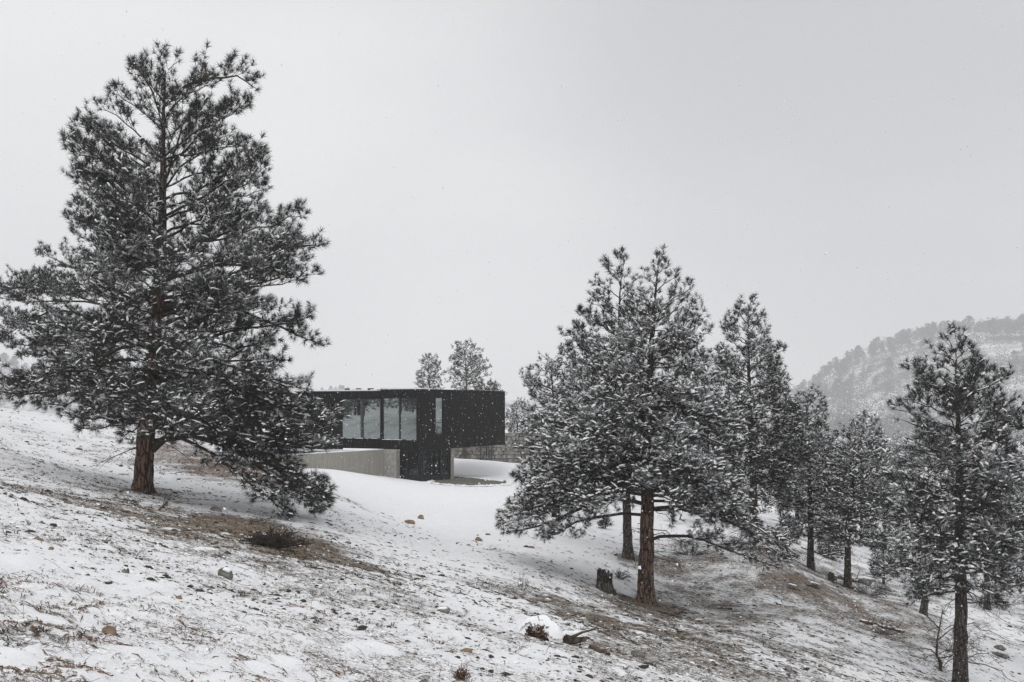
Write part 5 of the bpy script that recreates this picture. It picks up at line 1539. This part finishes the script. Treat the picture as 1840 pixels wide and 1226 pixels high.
w = np.stack([-np.sin(a), np.cos(a), 0 * a], -1) * (rr.uniform(.003, .006, (n, nb_)) * sc_[:, None])[..., None]
V = np.stack([b0 - w, b0 + w, p1 - w * .8, p1 + w * .8, p2], 2).reshape(-1, 3)
bi = np.arange(n * nb_)[:, None] * 5
mi = rr.integers(0, 3, n * nb_)
tq = [bi + np.array([[0, 1, 3, 2]])]; tt_ = [bi + np.array([[2, 3, 4]])]
gs = [(tq[0][mi == k], k) for k in range(3)] + [(tt_[0][mi == k], k) for k in range(3)]
link('grass_tussocks', mesh_np('grass_tussocks', V, gs, [M['lit_dark'], M['lit_tan'], M['lit_grey']]), None, 'short tufts of dead grass leaning down the snowy slope', 'grass', None, 'stuff')
# small clods of snow caught on the litter and grass
rr = np.random.default_rng(69)
N = 12000
y = (1 / 7 ** .8 + rr.random(N) * (1 / 55 ** .8 - 1 / 7 ** .8)) ** (-1 / .8); x = rr.uniform(-.5, .5, N) * y
ok = rr.random(N) < ss(.12, .4, gbare(x, y)); x, y = x[ok], y[ok]; n = len(x)
sz = rr.lognormal(-4.35, .42, n)[:, None] * np.array([[1.8, .9, .5]]) * (.6 + y[:, None] * .022)
a = math.radians(-53) + rr.normal(0, .5, n)
v, f = dome_snow(np.stack([x, y, gz(x, y) + sz[:, 2] * .2], -1), np.stack([np.cos(a), np.sin(a), np.zeros(n)], -1), sz, rr)
link('snow_clods', mesh_np('snow_clods', v, [(f, 0, True)], [M['snow']]), None, 'little clods of snow caught among the grass and litter', 'snow', None, 'stuff')
# pebbles
rr = np.random.default_rng(65)
N = 7000
y = 1 / (1 / 13 + rr.random(N) * (1 / 62 - 1 / 13)); x = rr.uniform(-.5, .5, N) * y
ok = rr.random(N) < .03 + ss(.08, .35, gbare(x, y)) * .6; x, y = x[ok], y[ok]; n = len(x)
sz = rr.lognormal(-4.15, .5, n)[:, None] * np.array([[1.4, 1, .6]]) * (.6 + y[:, None] * .026)
v, f = dome_snow(np.stack([x, y, gz(x, y) + sz[:, 2] * .1], -1), np.stack([np.ones(n), rr.normal(0, 1, n), np.zeros(n)], -1), sz, rr)
fm_ = rr.random(len(f) // 12) < .9
fm_ = np.repeat(fm_, 12)
link('pebbles', mesh_np('pebbles', v, [(f[fm_], 0), (f[~fm_], 1)], [M['lit_dark'], M['rock_orange']]), None, 'small dark stones and clods scattered over the snow', 'pebbles', None, 'stuff')

# ------------------------------------------------------------------ falling snow
rr = np.random.default_rng(70)
N = 46000
y = 7 + 64 * rr.random(N) ** (1 / 2.4); x = rr.uniform(-.56, .56, N) * y; z = rr.uniform(-.27, .39, N) * y
ok = z > gz(x, y) + .1
x, y, z = x[ok], y[ok], z[ok]; n = len(x)
tp = np.array([(1, 1, 1), (-1, -1, 1), (-1, 1, -1), (1, -1, -1)], float) * .8
tf = np.array([(0, 1, 2), (0, 3, 1), (0, 2, 3), (1, 3, 2)])
r = np.clip(rr.lognormal(math.log(.0078), .5, n), .002, .017)
V = tp[None] * (r[:, None, None] * rr.uniform(.6, 1.25, (n, 4, 1))) + np.stack([x, y, z], -1)[:, None]
link('snowfall', mesh_np('snowfall', V.reshape(-1, 3), [((tf[None] + np.arange(n)[:, None, None] * 4).reshape(-1, 3), 0)], [M['snow']]), None,
     'snowflakes falling through the air before the trees and house', 'snowflakes', None, 'stuff')

# ------------------------------------------------------------------ haze of the snowfall
hz = bpy.data.materials.new('haze'); hz.use_nodes = True
t = hz.node_tree; t.nodes.clear()
o = t.nodes.new('ShaderNodeOutputMaterial'); pv = t.nodes.new('ShaderNodeVolumePrincipled')
pv.inputs['Color'].default_value = (0.97, 0.975, 0.985, 1)
pv.inputs['Density'].default_value = 0.0005
pv.inputs['Anisotropy'].default_value = 0.2
t.links.new(pv.outputs[0], o.inputs['Volume'])
zl = float(min(Z.min(), HZ.min())) - 1.0
zh = float(HZ.max()) + 30.0
m = MB(); m.prism([(-1420, -60), (1540, -60), (1540, 1660), (-1420, 1660)], zl, zh)
m.build('haze', hz, kind='stuff')
